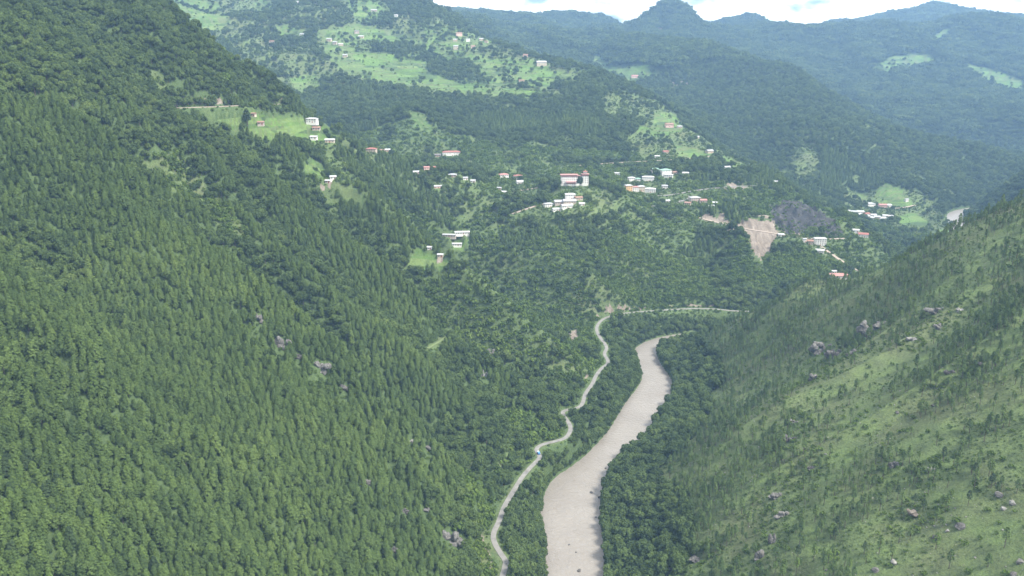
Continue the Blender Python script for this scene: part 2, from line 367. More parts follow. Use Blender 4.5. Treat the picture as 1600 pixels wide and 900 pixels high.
CP3 += [(1250, 3720, 150), (1400, 3420, 105), (1080, 3930, 240), (1480, 3130, 50), (880, 4150, 290), (1500, 3050, 30), (2000, 3100, 12), (2000, 3250, 10), (1000, 5700, 330), (1800, 5700, 320), (2600, 5600, 380), (700, 5350, 420), (200, 6300, 480), (-600, 6300, 560), (-800, 5200, 560), (3200, 4600, 420), (3800, 5600, 520), (600, 6500, 420), (1300, 6700, 420),
        (-2600, 5800, 700), (-2500, 4500, 760)]
# the right valley side
for px, py, g in [(1600, 900, .68), (1600, 740, .66), (1600, 600, .65), (1600, 480, .645), (1600, 400, .64), (1450, 900, .66), (1450, 700, .65), (1450, 560, .64), (1450, 440, .63), (1300, 900, .64), (1300, 750, .63), (1300, 620, .62), (1300, 520, .60), (1150, 900, .6), (1150, 780, .6), (1150, 660, .58), (1150, 570, .56), (1030, 800, .6), (1030, 880, .6)]:
    CP3.append(R(px, py, g))
for px, py, Y in [(1600, 334, 800), (1520, 362, 820), (1460, 386, 835), (1400, 408, 855), (1330, 436, 905), (1250, 457, 950), (1180, 478, 1000), (1110, 520, 1050)]: CP3.append(at_y(px, py, Y))
CP3 += [(520, 1010, 95), (640, 1080, 130), (800, 1150, 190), (760, 800, 400), (800, 450, 470), (480, 150, 300), (260, 100, 150), (900, 1350, 110), (1050, 1000, 330), (1062, 1640, 66), (1120, 1800, 72), (1190, 1880, 112), (1270, 1960, 150), (1250, 1700, 190), (1500, 1950, 290), (1105, 1890, 36), (1150, 1930, 80), (1180, 1810, 120), (1500, 1300, 420), (2200, 2950, 240), (2600, 2050, 520), (3200, 3600, 480), (1100, 600, 560),
        (-240, 100, 170), (-450, 100, 300), (-500, 450, 350), (-800, 700, 520), (-1100, 1200, 640), (-1250, 1700, 640)]
for q in RIVER[1::3]: CP3.append((q[0], q[1], 0.0))
for q in ROAD[4::9]: CP3.append(q)
CA = np.array(CP3); SCL = 100.0
PX, PZ = CA[:, :2]/SCL, CA[:, 2]
def kern(r2): return -np.sqrt(r2+.6**2)
N = len(CA)
D2 = ((PX[:, None, :]-PX[None, :, :])**2).sum(-1)
A = np.zeros((N+3, N+3)); A[:N, :N] = kern(D2)+np.eye(N)*.05; A[:N, N] = 1; A[:N, N+1:] = PX; A[N, :N] = 1; A[N+1:, :N] = PX.T
WT = np.linalg.solve(A, np.concatenate([PZ, np.zeros(3)]))
def base_z(x, y):
    sh = x.shape; x = x.ravel()/SCL; y = y.ravel()/SCL; out = np.empty(x.shape)
    for i in range(0, len(x), 20000):
        a, b = x[i:i+20000, None], y[i:i+20000, None]
        out[i:i+20000] = kern((a-PX[:, 0])**2+(b-PX[:, 1])**2) @ WT[:N]+WT[N]+WT[N+1]*a[:, 0]+WT[N+2]*b[:, 0]
    return out.reshape(sh)
def ridged(v): return 1-2*np.abs(v)
def ribs(x, y):
    """ribs and gullies running down the near valley sides"""
    left = x < np.interp(y, [q[1] for q in RIVER if q[1] < 1150], [q[0] for q in RIVER if q[1] < 1150])
    a = np.where(left, y+.42*x, y-.30*x)
    w = 30*vnoise(x/160, y/160, 5)
    return .80*ridged(1.5*vnoise((a+w)/118+.3, x/620, 21))+.30*ridged(1.3*vnoise((a-w)/52, x/300, 33))
def river_d(x, y):
    d, w = poly_dist(x, y, RIVER); return d-w
def right_side(x, y):
    rx = np.interp(y, [q[1] for q in RIVER], [q[0] for q in RIVER]); return (x > rx) & (y < 1140)
FOLDS = []       # crest lines of the spurs on the left valley side
def folds(x, y):
    out = np.zeros(x.shape)
    for C_ in FOLDS:
        a = np.array(C_)[:, :2]; k = (x > a[:, 0].min()-190) & (x < a[:, 0].max()+190) & (y > a[:, 1].min()-190) & (y < a[:, 1].max()+190)
        if not k.any(): continue
        X_, Y_ = x[k], y[k]; best = np.full(X_.shape, 1e9); sg = np.zeros(X_.shape); run_ = np.zeros(X_.shape); n_ = len(a)-1
        for i in range(n_):
            dx, dy = a[i+1]-a[i]; l2 = dx*dx+dy*dy+1e-9; t_ = np.clip(((X_-a[i, 0])*dx+(Y_-a[i, 1])*dy)/l2, 0, 1)
            ex, ey = X_-a[i, 0]-t_*dx, Y_-a[i, 1]-t_*dy; d = np.hypot(ex, ey); m_ = d < best
            best = np.where(m_, d, best); sg = np.where(m_, np.where(dx*ey-dy*ex > 0, d, -d), sg); run_ = np.where(m_, (i+t_)/n_, run_)
        fade = smooth(0, .12, run_)*(1-smooth(.82, 1.0, run_))
        out[k] += fade*(17*np.exp(-(sg/30)**2)-27*np.exp(-((sg-68)/36)**2))
    return out
TRACKS = []      # (world polyline, half width of the flattened bench)
PADS = []
def ground_z(x, y, tracks=True):
    x = np.asarray(x, float); y = np.asarray(y, float)
    z = base_z(x, y)
    d = river_d(x, y)
    off = smooth(15, 140, d)
    far = smooth(1300, 3200, y)*smooth(60, 600, np.hypot(x-913, (y-5000)*.7))
    if FOLDS: z = z+off*folds(x, y)
    z = z+off*(1-smooth(1150, 1650, y))*np.where(right_side(x, y), 15, 27)*ribs(x, y)
    mid = smooth(1000, 1500, y)*off
    z = z+mid*(1-far)*(8*fbm(x/130, y/130, 60, 3)+9*ridged(vnoise(x/110+.6*vnoise(x/200, y/200, 6), y/260, 66)))
    wx = x+70*vnoise(x/300, y/300, 80); wy = y+70*vnoise(x/300, y/300, 81)
    z = z+far*(30*fbm(wx/420, wy/420, 40, 4, .55)+34*np.clip(ridged(vnoise(wx/330, wy/520, 47)), -1, 1)+7*fbm(x/70, y/70, 71, 2))*off
    z = z+off*1.6*fbm(x/22, y/22, 90, 3)
    z = np.clip(z, -50, 860)
    bank = 1.2+.42*np.maximum(d, 0)
    z = np.where(d < 0, -3.0+np.clip(.25*(d+10), -1, 2.5)*1.2, bank+(np.maximum(z, 1.5)-bank)*smooth(0, 55, d))
    rd, rz = poly_dist(x, y, ROAD)
    fw = 4.2
    z = np.where((d > 3), rz+(z-rz)*smooth(fw, fw+15, rd), z)
    if tracks:
        for pts, hw in TRACKS:
            a = np.array(pts); k = (x > a[:, 0].min()-40) & (x < a[:, 0].max()+40) & (y > a[:, 1].min()-40) & (y < a[:, 1].max()+40)
            if k.any():
                q, tz = poly_dist(x[k], y[k], pts)
                z[k] = tz+(z[k]-tz)*smooth(hw, hw+14, q)
        for cx, cy_, r, pz in PADS:
            k = np.hypot(x-cx, y-cy_); z = pz+(z-pz)*smooth(r, r*1.7, k)
    return z
def cast(pts, tracks=True, ymin=300, ymax=6600, n=520):
    """where the sight lines through image points meet the ground"""
    p = np.array(pts, float); a, b, c = ray(p[:, 0], p[:, 1])
    Y = np.geomspace(ymin, ymax, n)
    x = (a/b)[:, None]*Y; z = CAMZ+(c/b)[:, None]*Y; yy = np.broadcast_to(Y, x.shape).copy()
    g = ground_z(x, yy, tracks); hit = g >= z
    i = np.where(hit.any(1), hit.argmax(1), n-1); i = np.maximum(i, 1)
    out = []
    for k in range(len(p)):
        j = i[k]; d0 = z[k, j-1]-g[k, j-1]; d1 = g[k, j]-z[k, j]; tt = d0/(d0+d1+1e-9) if d0+d1 > 0 else 0
        Yh = Y[j-1]+(Y[j]-Y[j-1])*min(max(tt, 0), 1)
        out.append((float(a[k]/b[k]*Yh), float(Yh)))
    o = np.array(out); zz = ground_z(o[:, 0].copy(), o[:, 1].copy(), tracks)
    return [(q[0], q[1], float(h)) for q, h in zip(out, zz)]

crest_px = [[(60, 195), (150, 240), (212, 282), (275, 317), (350, 370), (400, 402), (462, 457), (562, 537), (640, 600), (720, 680), (768, 750)],
 [(120, 330), (250, 395), (330, 440), (400, 497), (470, 558), (545, 615), (620, 690), (690, 780), (740, 870)],
 [(230, 180), (330, 235), (430, 320), (520, 400), (620, 480), (720, 555), (800, 610), (850, 650)],
 [(540, 290), (600, 345), (680, 420), (760, 500), (840, 570)]]
FOLDS_ = [smooth_line(cast(c, False), 1) for c in crest_px]; FOLDS.extend(FOLDS_)
# benches cut for the smaller roads and tracks: image polyline, half width, material, label, allowed distance range
track_px = [
 ([(975, 302), (1000, 305), (1040, 307), (1062, 303), (1085, 298), (1120, 294), (1160, 291), (1200, 291)], 5, 'road', 'pale road bending away from the row of town buildings'),
 ([(1018, 323), (1045, 321), (1062, 317), (1078, 310)], 4, 'road', 'short pale road below the town leading to grey roofed sheds'),
 ([(1092, 341), (1115, 347), (1140, 352), (1165, 358), (1190, 362), (1215, 366), (1250, 371), (1285, 375), (1320, 373)], 5, 'dirt', 'dirt road crossing the top of the landslide scar'),
 ([(1283, 386), (1298, 396), (1312, 407), (1328, 417), (1345, 426)], 4.5, 'dirt', 'straight dirt road dropping from the four storey white building'),
 ([(905, 259), (935, 257), (975, 254), (1020, 252), (1060, 250), (1090, 247), (1113, 244)], 3.5, 'dirt', 'thin track on the wooded slope above the town'),
 ([(803, 300), (815, 298), (828, 295), (840, 294)], 3.5, 'dirt', 'pale path leading toward the fortress from the houses'),
 ([(800, 335), (820, 328), (835, 322), (848, 319)], 3.5, 'dirt', 'pale path below the houses under the fortress'),
 ([(668, 545), (678, 539), (690, 533), (700, 527), (706, 520)], 2.5, 'greentrack', 'grassy light green path in the pine forest'),
 ([(275, 169), (310, 168), (350, 167), (395, 164), (440, 163)], 3.5, 'dirt', 'track under the forest edge above the terraced fields'),
 ([(1395, 326), (1415, 326), (1430, 321)], 4, 'dirt', 'pale road curving round the toe of the valley fields'),
]
TR_ALL = []
for pp, hw, m, lab in track_px:
    dense = resample([(a, b) for a, b in pp], 9)
    w = cast(dense, False)
    ys = np.array([q[1] for q in w]); med = np.median(ys)
    w = [q for q in w if abs(q[1]-med) < 260]
    if len(w) < 3: continue
    for _ in range(3):
        w = [w[0]]+[tuple((w[i-1][k]+2*w[i][k]+w[i+1][k])/4 for k in range(3)) for i in range(1, len(w)-1)]+[w[-1]]
    TRACKS.append((w, max(hw, .004*med))); TR_ALL.append((w, hw, m, lab))
DZ = cast([(898, 292)])[0]
PADS.append((DZ[0], DZ[1]+6, 26, DZ[2]+1.0))

# ------------------------------------------------------------------ terrain: land cover read on the ground
FIELDS = [ # image outline, near, far distance
 ([(325, 176), (400, 174), (470, 183), (505, 196), (532, 216), (500, 226), (430, 217), (380, 206), (345, 196)], 650, 1750),
 ([(478, 250), (492, 250), (517, 272), (500, 277), (475, 270)], 650, 1750), ([(522, 286), (545, 289), (560, 303), (572, 320), (553, 320), (533, 302)], 650, 1750),
 ([(635, 412), (655, 385), (690, 400), (718, 412), (690, 420), (640, 420)], 800, 1400),
 ([(495, 50), (560, 38), (640, 58), (700, 78), (760, 88), (830, 93), (905, 121), (872, 130), (835, 152), (760, 149), (700, 146), (640, 141), (590, 126), (545, 116), (520, 100), (500, 80)], 1800, 3500),
 ([(660, 40), (755, 44), (772, 66), (720, 78), (668, 66)], 1800, 3600), ([(540, 0), (600, 0), (615, 30), (560, 36)], 2000, 4000), ([(450, 122), (492, 114), (503, 140), (465, 143)], 1800, 3000),
 ([(205, -5), (330, -5), (362, 30), (340, 52), (280, 42), (250, 20)], 1800, 4200), ([(395, 0), (450, 0), (440, 18), (405, 22)], 1800, 4200), ([(640, 172), (664, 180), (680, 206), (648, 202)], 1600, 2200), ([(430, 40), (475, 45), (470, 62), (440, 60)], 1800, 3600),
 ([(1028, 170), (1060, 182), (1072, 202), (1040, 212), (1018, 198)], 1700, 2700), ([(1055, 226), (1112, 238), (1105, 252), (1060, 246)], 1500, 2500), ([(1128, 243), (1180, 262), (1160, 266), (1130, 256)], 1500, 2500), ([(1000, 195), (1045, 205), (1030, 215), (995, 208)], 1500, 2500),
 ([(918, 88), (940, 86), (952, 103), (1012, 100), (1030, 116), (1000, 126), (984, 131), (950, 116), (925, 104)], 2800, 4400),
 ([(1352, 112), (1388, 90), (1440, 80), (1472, 96), (1420, 107), (1390, 117)], 3600, 5200), ([(1488, 98), (1520, 100), (1570, 114), (1605, 130), (1605, 152), (1560, 137), (1530, 121)], 3400, 5200), ([(1452, 62), (1475, 45), (1490, 48), (1465, 66)], 3600, 5600),
 ([(1338, 302), (1360, 309), (1364, 313), (1345, 312)], 1700, 2600), ([(1366, 303), (1383, 284), (1408, 298), (1432, 320), (1412, 324), (1375, 319)], 1700, 2600), ([(1403, 335), (1430, 334), (1462, 350), (1440, 354), (1408, 350)], 1700, 2400), ([(1458, 361), (1482, 358), (1504, 368), (1490, 373)], 1600, 2300),
 ([(722, 368), (735, 362), (730, 385), (708, 384)], 900, 1500)]
GRASSY = [([(380, 30), (520, 0), (640, 15), (780, 66), (915, 118), (870, 152), (760, 156), (640, 146), (540, 132), (450, 150), (400, 120), (360, 70)], 1800, 3600), ([(950, 140), (1030, 158), (1090, 203), (1195, 268), (1140, 276), (1040, 258), (985, 235), (940, 190)], 1500, 2700), ([(205, -5), (400, -5), (420, 50), (330, 70), (260, 40)], 1800, 4200), ([(1310, 300), (1440, 300), (1510, 375), (1440, 365), (1320, 330)], 1600, 2500),
 ([(872, 332), (905, 300), (935, 294), (975, 318), (1000, 342), (960, 338), (920, 345)], 1000, 1700), ([(1000, 235), (1120, 245), (1190, 270), (1150, 285), (1000, 275)], 1400, 2400), ([(650, 255), (740, 245), (760, 290), (690, 300), (640, 280)], 1200, 1700),
 ([(880, 480), (930, 430), (960, 440), (900, 540), (870, 520)], 700, 1500), ([(720, 740), (745, 690), (755, 690), (735, 760)], 500, 800), ([(770, 740), (800, 690), (808, 700), (780, 745)], 500, 800), ([(735, 790), (760, 830), (778, 900), (760, 900), (740, 850)], 400, 700),
 ([(210, 255), (270, 235), (330, 300), (400, 380), (370, 385), (300, 320)], 500, 1300), ([(850, 560), (920, 580), (900, 620), (850, 600)], 600, 1200), ([(940, 375), (1000, 390), (960, 400)], 1000, 1700), ([(1240, 215), (1290, 205), (1270, 290), (1240, 290)], 1900, 2700), ([(1340, 165), (1360, 180), (1390, 240), (1350, 230)], 2200, 3400)]
ROCKS = [([(1203, 322), (1240, 312), (1275, 325), (1310, 350), (1325, 366), (1290, 369), (1230, 363), (1205, 345)], 1100, 1800)]
BARES = [([(1150, 350), (1178, 343), (1202, 340), (1220, 360), (1207, 384), (1188, 410), (1172, 394), (1164, 368)], 1000, 1800), ([(1050, 128), (1062, 133), (1056, 142), (1045, 138)], 2500, 3800), ([(1068, 128), (1082, 126), (1078, 138), (1070, 136)], 2500, 3800), ([(1342, 162), (1350, 160), (1360, 176), (1350, 176)], 2500, 3600),
 ([(886, 516), (899, 513), (906, 524), (896, 537), (887, 530)], 700, 1300), ([(497, 290), (520, 281), (522, 286), (502, 294)], 650, 1750), ([(1135, 291), (1160, 286), (1172, 292), (1150, 298)], 1300, 2000), ([(1088, 340), (1120, 338), (1160, 350), (1150, 357), (1110, 350)], 1200, 1800), ([(680, 404), (696, 403), (692, 411)], 800, 1400), ([(1025, 50), (1035, 30), (1040, 50)], 4300, 5300)]
CLUMPS = [([(420, 0), (500, 0), (560, 20), (540, 30), (480, 48), (430, 40)], 0, 9e3), ([(540, 68), (605, 68), (625, 85), (560, 82)], 0, 9e3), ([(600, 72), (640, 70), (700, 90), (690, 100), (620, 92)], 0, 9e3), ([(665, 100), (720, 85), (745, 105), (765, 132), (720, 132), (670, 115)], 0, 9e3), ([(785, 105), (812, 108), (808, 132), (784, 130)], 0, 9e3), ([(575, 20), (690, 30), (740, 40), (690, 62), (640, 50), (580, 38)], 0, 9e3)]
def in_any(px, py, y, polys, wob=0):
    k = np.zeros(px.shape, bool)
    for pl, a, b in polys: k |= inpoly(px, py, pl) & (y > a) & (y < b)
    return k


#  px, py(base), width px, height px, depth ratio, wall, roof, roof form, storeys, label
HS = [
 (487, 192, 17, 7, .5, 'white', 'whiteroof', 'hip', 2, 'long white two storey house at the end of the terraced bench'),
 (494, 203, 11, 4, .7, 'stone', 'brownroof', 'gable', 1, 'brown roofed house just below the long white two storey house'),
 (490, 217, 10, 3, .7, 'white', 'whiteroof', 'gable', 1, 'low shed with a white roof between two hillside houses'),
 (515, 223, 14, 5, .6, 'cream', 'whiteroof', 'gable', 1, 'pale house at the lower tip of the terraced bench'),
 (407, 195, 9, 3, .8, 'stone', 'brownroof', 'gable', 1, 'small stone hut amid the bench terraces'),
 (396, 181, 6, 4, .9, 'cream', 'brownroof', 'gable', 1, 'tiny cream hut beside the tall dark lone tree'),
 (472, 57, 6, 5, .9, 'white', 'greyroof', 'gable', 2, 'lone white house among woods on the upper terraced mountain'),
 (424, 67, 7, 3, .8, 'stone', 'brownroof', 'gable', 1, 'small dark farmhouse far up in the woods west of the terraces'),
 (514, 64, 7, 4, .8, 'cream', 'greyroof', 'gable', 1, 'upper farmhouse of the hamlet at the edge of the big terraces'),
 (523, 68, 6, 3, .8, 'stone', 'whiteroof', 'gable', 1, 'middle farmhouse of the hamlet at the edge of the big terraces'),
 (532, 71, 7, 3, .8, 'cream', 'whiteroof', 'gable', 1, 'lowest farmhouse of the hamlet at the edge of the big terraces'),
 (564, 59, 8, 3, .7, 'cream', 'whiteroof', 'gable', 1, 'whitish farm shed in the open upper terrace'),
 (557, 51, 7, 3, .8, 'stone', 'darkroof', 'gable', 1, 'dark roofed farmhouse in the open upper terrace'),
 (539, 89, 7, 4, .8, 'cream', 'greyroof', 'gable', 2, 'farmhouse at the left edge of the wide bright green field'),
 (584, 18, 9, 3, .7, 'stone', 'greyroof', 'gable', 1, 'grey farmhouse near the top of the terraced mountain'),
 (619, 26, 5, 3, .9, 'white', 'whiteroof', 'gable', 1, 'tiny white hut near the top of the terraced mountain'),
 (712, 77, 7, 6, .9, 'cream', 'greyroof', 'gable', 2, 'tall cream farmhouse in the upper right terraces'),
 (717, 55, 9, 4, .7, 'pink', 'brownroof', 'gable', 1, 'pinkish farmhouse highest in the upper right terraces'),
 (711, 64, 6, 3, .8, 'cream', 'whiteroof', 'gable', 1, 'pale hut just below the pinkish farmhouse'),
 (731, 64, 6, 3, .8, 'white', 'whiteroof', 'gable', 1, 'white hut second in the row of upper right huts'),
 (752, 63, 6, 3, .8, 'cream', 'whiteroof', 'gable', 1, 'cream hut third in the row of upper right huts'),
 (760, 67, 5, 3, .8, 'cream', 'brownroof', 'gable', 1, 'brown roofed hut at the right end of the upper huts'),
 (739, 75, 6, 4, .8, 'pink', 'brownroof', 'gable', 1, 'pinkish hut standing alone beneath the row of upper huts'),
 (464, 5, 7, 3, .7, 'white', 'whiteroof', 'gable', 1, 'white farmhouse at the very top of the mountain woods'),
 (580, 239, 15, 8, .7, 'cream', 'redroof', 'hip', 2, 'red roofed cream house on the wooded spur left of centre'),
 (596, 239, 9, 5, .8, 'stone', 'brownroof', 'gable', 1, 'brown roofed stone house next to the red roofed cream house'),
 (605, 237, 8, 4, .8, 'cream', 'whiteroof', 'gable', 1, 'pale roofed house at the right end of the spur hamlet'),
 (684, 245, 9, 4, .7, 'stone', 'darkroof', 'gable', 1, 'dark roofed shed beside the long red roofed building'),
 (705, 243, 27, 7, .4, 'white', 'redroof', 'hip', 1, 'long building with a red roof above the green clearing'),
 (666, 267, 8, 7, .8, 'pink', 'pinkroof', 'gable', 2, 'pink walled house next to the small red roof'),
 (677, 265, 11, 4, .7, 'stone', 'redroof', 'hip', 1, 'small house with a bright red roof among trees'),
 (650, 272, 9, 4, .8, 'white', 'whiteroof', 'gable', 1, 'white roofed house left of the pink walled house'),
 (707, 277, 12, 5, .7, 'stone', 'greyroof', 'hip', 1, 'grey hipped house below the long red roofed building'),
 (727, 281, 7, 4, .8, 'white', 'greyroof', 'gable', 1, 'small white house in scrub right of the grey hipped house'),
 (739, 285, 7, 3, .8, 'white', 'whiteroof', 'gable', 1, 'white shed at the right end of the scrub hamlet'),
 (684, 294, 12, 3, .5, 'pink', 'whiteroof', 'gable', 1, 'long pale shed in the scrub below the hamlet'),
 (787, 279, 13, 8, .8, 'white', 'pinkroof', 'hip', 2, 'white house with a pinkish roof well left of the fortress'),
 (787, 303, 8, 4, .8, 'white', 'whiteroof', 'gable', 1, 'white roofed house beside the path left of the fortress'),
 (798, 306, 7, 3, .8, 'cream', 'pinkroof', 'gable', 1, 'little pink roofed house beside the path left of the fortress'),
 (780, 296, 6, 3, .8, 'cream', 'greyroof', 'gable', 1, 'grey roofed hut above the path left of the fortress'),
 (520, 284, 9, 4, .8, 'white', 'whiteroof', 'gable', 1, 'white hut above the bare earth yard on the near slope'),
 (512, 286, 7, 3, .8, 'stone', 'whiteroof', 'gable', 1, 'stone hut at the edge of the bare earth yard'),
 (722, 366, 22, 3, .3, 'white', 'whiteroof', 'gable', 1, 'long white poultry shed in the forest clearing'),
 (702, 370, 20, 3, .3, 'stone', 'greyroof', 'gable', 1, 'long grey poultry shed left of the white one'),
 (714, 384, 14, 3, .4, 'white', 'whiteroof', 'gable', 1, 'short white poultry shed lowest in the forest clearing'),
 (671, 390, 5, 4, .9, 'white', 'whiteroof', 'gable', 1, 'tiny white hut at the top of the small farm clearing'),
 (688, 402, 8, 3, .8, 'cream', 'whiteroof', 'gable', 1, 'pale hut in the middle of the small farm clearing'),
 (891, 311, 15, 9, .7, 'white', 'whiteroof', 'hip', 2, 'white two storey house directly below the fortress'),
 (890, 318, 19, 5, .6, 'cream', 'greyroof', 'gable', 1, 'wide grey roofed hall in front of the two storey house under the fortress'),
 (857, 324, 13, 7, .7, 'white', 'greyroof', 'hip', 2, 'white house at the left end of the hamlet under the fortress'),
 (874, 319, 15, 5, .7, 'stone', 'greyroof', 'gable', 1, 'grey roofed stone house in the hamlet under the fortress'),
 (904, 313, 11, 5, .7, 'cream', 'brownroof', 'gable', 1, 'brown roofed house at the right of the hamlet under the fortress'),
 (886, 325, 17, 5, .5, 'white', 'whiteroof', 'gable', 1, 'long white roofed house in the hamlet under the fortress'),
 (871, 330, 16, 4, .5, 'white', 'whiteroof', 'gable', 1, 'lowest long white house of the hamlet under the fortress'),
 (909, 321, 8, 3, .8, 'white', 'whiteroof', 'gable', 1, 'small white shed at the cliff edge under the fortress'),
 (809, 281, 12, 8, .8, 'white', 'redroof', 'hip', 2, 'white house with a red roof on the woods edge near the fortress'),
 (812, 288, 10, 5, .8, 'white', 'whiteroof', 'gable', 1, 'white roofed house just below the red roofed one'),
 (806, 309, 11, 6, .7, 'white', 'greyroof', 'gable', 2, 'white house with grey roof on the knoll left of the fortress'),
 (982, 300, 10, 13, .8, 'tan', 'whiteroof', 'hip', 3, 'tall ochre building at the left end of the town row'),
 (993, 300, 10, 10, .8, 'white', 'pinkroof', 'hip', 3, 'pink roofed white building second in the town row'),
 (1002, 299, 10, 10, .8, 'cream', 'whiteroof', 'hip', 3, 'cream building third in the town row'),
 (1016, 301, 17, 7, .6, 'white', 'whiteroof', 'hip', 2, 'long white building at the right end of the town row'),
 (987, 284, 10, 8, .8, 'white', 'whiteroof', 'hip', 2, 'white building above the ochre one in the town'),
 (997, 284, 9, 6, .8, 'white', 'greenroof', 'hip', 2, 'small green roofed white building in the upper town'),
 (1013, 283, 18, 8, .5, 'white', 'whiteroof', 'hip', 2, 'long white school building in the middle of the town'),
 (1025, 270, 10, 8, .8, 'white', 'greenroof', 'hip', 2, 'green roofed white building at the back of the town'),
 (1014, 271, 10, 4, .7, 'stone', 'darkroof', 'gable', 1, 'dark roofed building at the back left of the town'),
 (1040, 273, 17, 9, .7, 'white', 'greenroof', 'hip', 3, 'largest green roofed white building of the town'),
 (1045, 278, 13, 5, .5, 'white', 'whiteroof', 'hip', 2, 'long white building in front of the largest green roofed one'),
 (1055, 273, 8, 5, .8, 'cream', 'brownroof', 'gable', 1, 'brown roofed house right of the largest green roofed building'),
 (1071, 273, 10, 3, .7, 'cream', 'whiteroof', 'gable', 1, 'white roofed shed at the right end of the upper town'),
 (964, 273, 9, 2, .6, 'white', 'whiteroof', 'gable', 1, 'low white shed in the woods left of the town'),
 (1039, 295, 9, 6, .8, 'white', 'greyroof', 'hip', 2, 'lone white house right of the town row'),
 (1042, 316, 9, 3, .7, 'white', 'whiteroof', 'gable', 1, 'small white shed between the two town roads'),
 (1086, 315, 16, 8, .7, 'stone', 'greyroof', 'hip', 2, 'grey roofed workshop at the end of the short town road'),
 (1075, 323, 9, 8, .8, 'cream', 'brownroof', 'gable', 2, 'cream house below the grey roofed workshop'),
 (1099, 319, 10, 8, .8, 'cream', 'pinkroof', 'gable', 2, 'pink roofed cream house right of the workshop'),
 (1118, 320, 8, 4, .8, 'white', 'whiteroof', 'gable', 1, 'white hut at the right end of the workshop group'),
 (1110, 325, 12, 3, .6, 'stone', 'greyroof', 'gable', 1, 'low grey shed below the pink roofed cream house'),
 (1027, 247, 7, 3, .8, 'white', 'whiteroof', 'gable', 1, 'white hut above the thin track over the town'),
 (1040, 240, 8, 4, .8, 'cream', 'redroof', 'gable', 1, 'red roofed hut highest above the town'),
 (1136, 265, 10, 5, .7, 'white', 'greyroof', 'gable', 1, 'grey roofed house on the open slope right of the town'),
 (1110, 257, 8, 3, .8, 'white', 'whiteroof', 'gable', 1, 'white roofed hut under the bright green hill field'),
 (1109, 239, 10, 4, .8, 'cream', 'greyroof', 'gable', 1, 'farmhouse at the top corner of the bright green hill field'),
 (1282, 383, 17, 9, .6, 'white', 'whiteroof', 'hip', 4, 'four storey white building beside the dirt road'),
 (1266, 382, 10, 6, .8, 'cream', 'brownroof', 'gable', 2, 'cream house left of the four storey white building'),
 (1257, 379, 5, 6, .9, 'white', 'greyroof', 'gable', 2, 'narrow white house behind the cream house at the bluff foot'),
 (1282, 396, 12, 6, .7, 'white', 'whiteroof', 'gable', 1, 'white roofed house below the four storey white building'),
 (1221, 370, 8, 4, .8, 'white', 'whiteroof', 'gable', 1, 'small white shelter beside the landslide scar'),
 (1313, 437, 26, 8, .6, 'white', 'pinkroof', 'hip', 1, 'wide pink roofed house on the lowest spur'),
 (1303, 427, 7, 3, .8, 'white', 'whiteroof', 'gable', 1, 'small white shed behind the wide pink roofed house'),
 (1338, 363, 9, 4, .8, 'white', 'whiteroof', 'gable', 1, 'white roofed house on the ridge end beyond the bluff'),
 (1350, 371, 14, 6, .7, 'white', 'redroof', 'gable', 1, 'white shrine hall with red roof on the ridge end'),
 (1360, 323, 14, 6, .7, 'white', 'greyroof', 'hip', 2, 'grey roofed white school beside the valley fields'),
 (1380, 324, 12, 5, .6, 'pink', 'pinkroof', 'gable', 1, 'pinkish roofed house right of the valley school'),
 (1389, 323, 8, 4, .8, 'white', 'whiteroof', 'gable', 1, 'white house at the foot of the valley terraces'),
 (1417, 314, 5, 3, .8, 'white', 'whiteroof', 'gable', 1, 'tiny white hut in the valley terraces'),
 (1236, 293, 8, 3, .7, 'white', 'greyroof', 'gable', 1, 'grey roofed hut on the crest above the dark bluff'),
 (1212, 286, 6, 3, .8, 'white', 'whiteroof', 'gable', 1, 'white hut higher on the crest above the dark bluff'),
 (821, 89, 8, 4, .8, 'pink', 'brownroof', 'gable', 1, 'upper brown farmhouse on the right shoulder of the terraces'),
 (846, 102, 15, 6, .7, 'cream', 'greyroof', 'gable', 2, 'large farmhouse on the right shoulder of the terraces'),
 (815, 130, 8, 5, .8, 'cream', 'brownroof', 'gable', 2, 'farmhouse low in the bright field of the right shoulder'),
 (1046, 198, 12, 5, .7, 'pink', 'brownroof', 'gable', 1, 'brown farmhouse in the fields of the ridge flank'),
 (1062, 200, 7, 3, .8, 'cream', 'greyroof', 'gable', 1, 'grey roofed hut right of the flank farmhouse'),
 (1089, 216, 6, 3, .8, 'white', 'whiteroof', 'gable', 1, 'white hut lower on the ridge flank'),
 (992, 121, 10, 3, .7, 'pink', 'pinkroof', 'gable', 1, 'pinkish farmhouse in the hidden side valley fields'),
 (896, 88, 10, 3, .7, 'white', 'whiteroof', 'gable', 1, 'white farmhouse at the head of the side valley'),
]
vill = [(1324, 333), (1335, 334), (1345, 334), (1355, 337), (1365, 339), (1354, 341), (1362, 343), (1371, 342), (1379, 344), (1384, 340), (1391, 341), (1341, 338)]
vlab = ['white house at the left end of the valley floor village', 'grey roofed house second from the left end of the valley floor village', 'white house third from the left end of the valley floor village', 'red roofed house in the middle of the valley floor village',
        'white house just right of the red roof in the valley village', 'white house just below the red roof in the valley village', 'lowest house of the valley floor village under the red roof', 'grey roofed house right of the lowest house in the valley village', 'lowest right house of the valley floor village', 'second house from the right end of the valley floor village',
        'white house at the right end of the valley floor village', 'small house in front of the left row in the valley village']
for i, (a, b) in enumerate(vill):
    HS.append((a, b, 8+(i % 3), 4, .8, ['white', 'cream'][i % 2], 'redroof' if i == 3 else ['whiteroof', 'greyroof'][(i % 3) == 1], 'gable', 1, vlab[i]))

HPOS = cast([(h[0], h[1]) for h in HS])
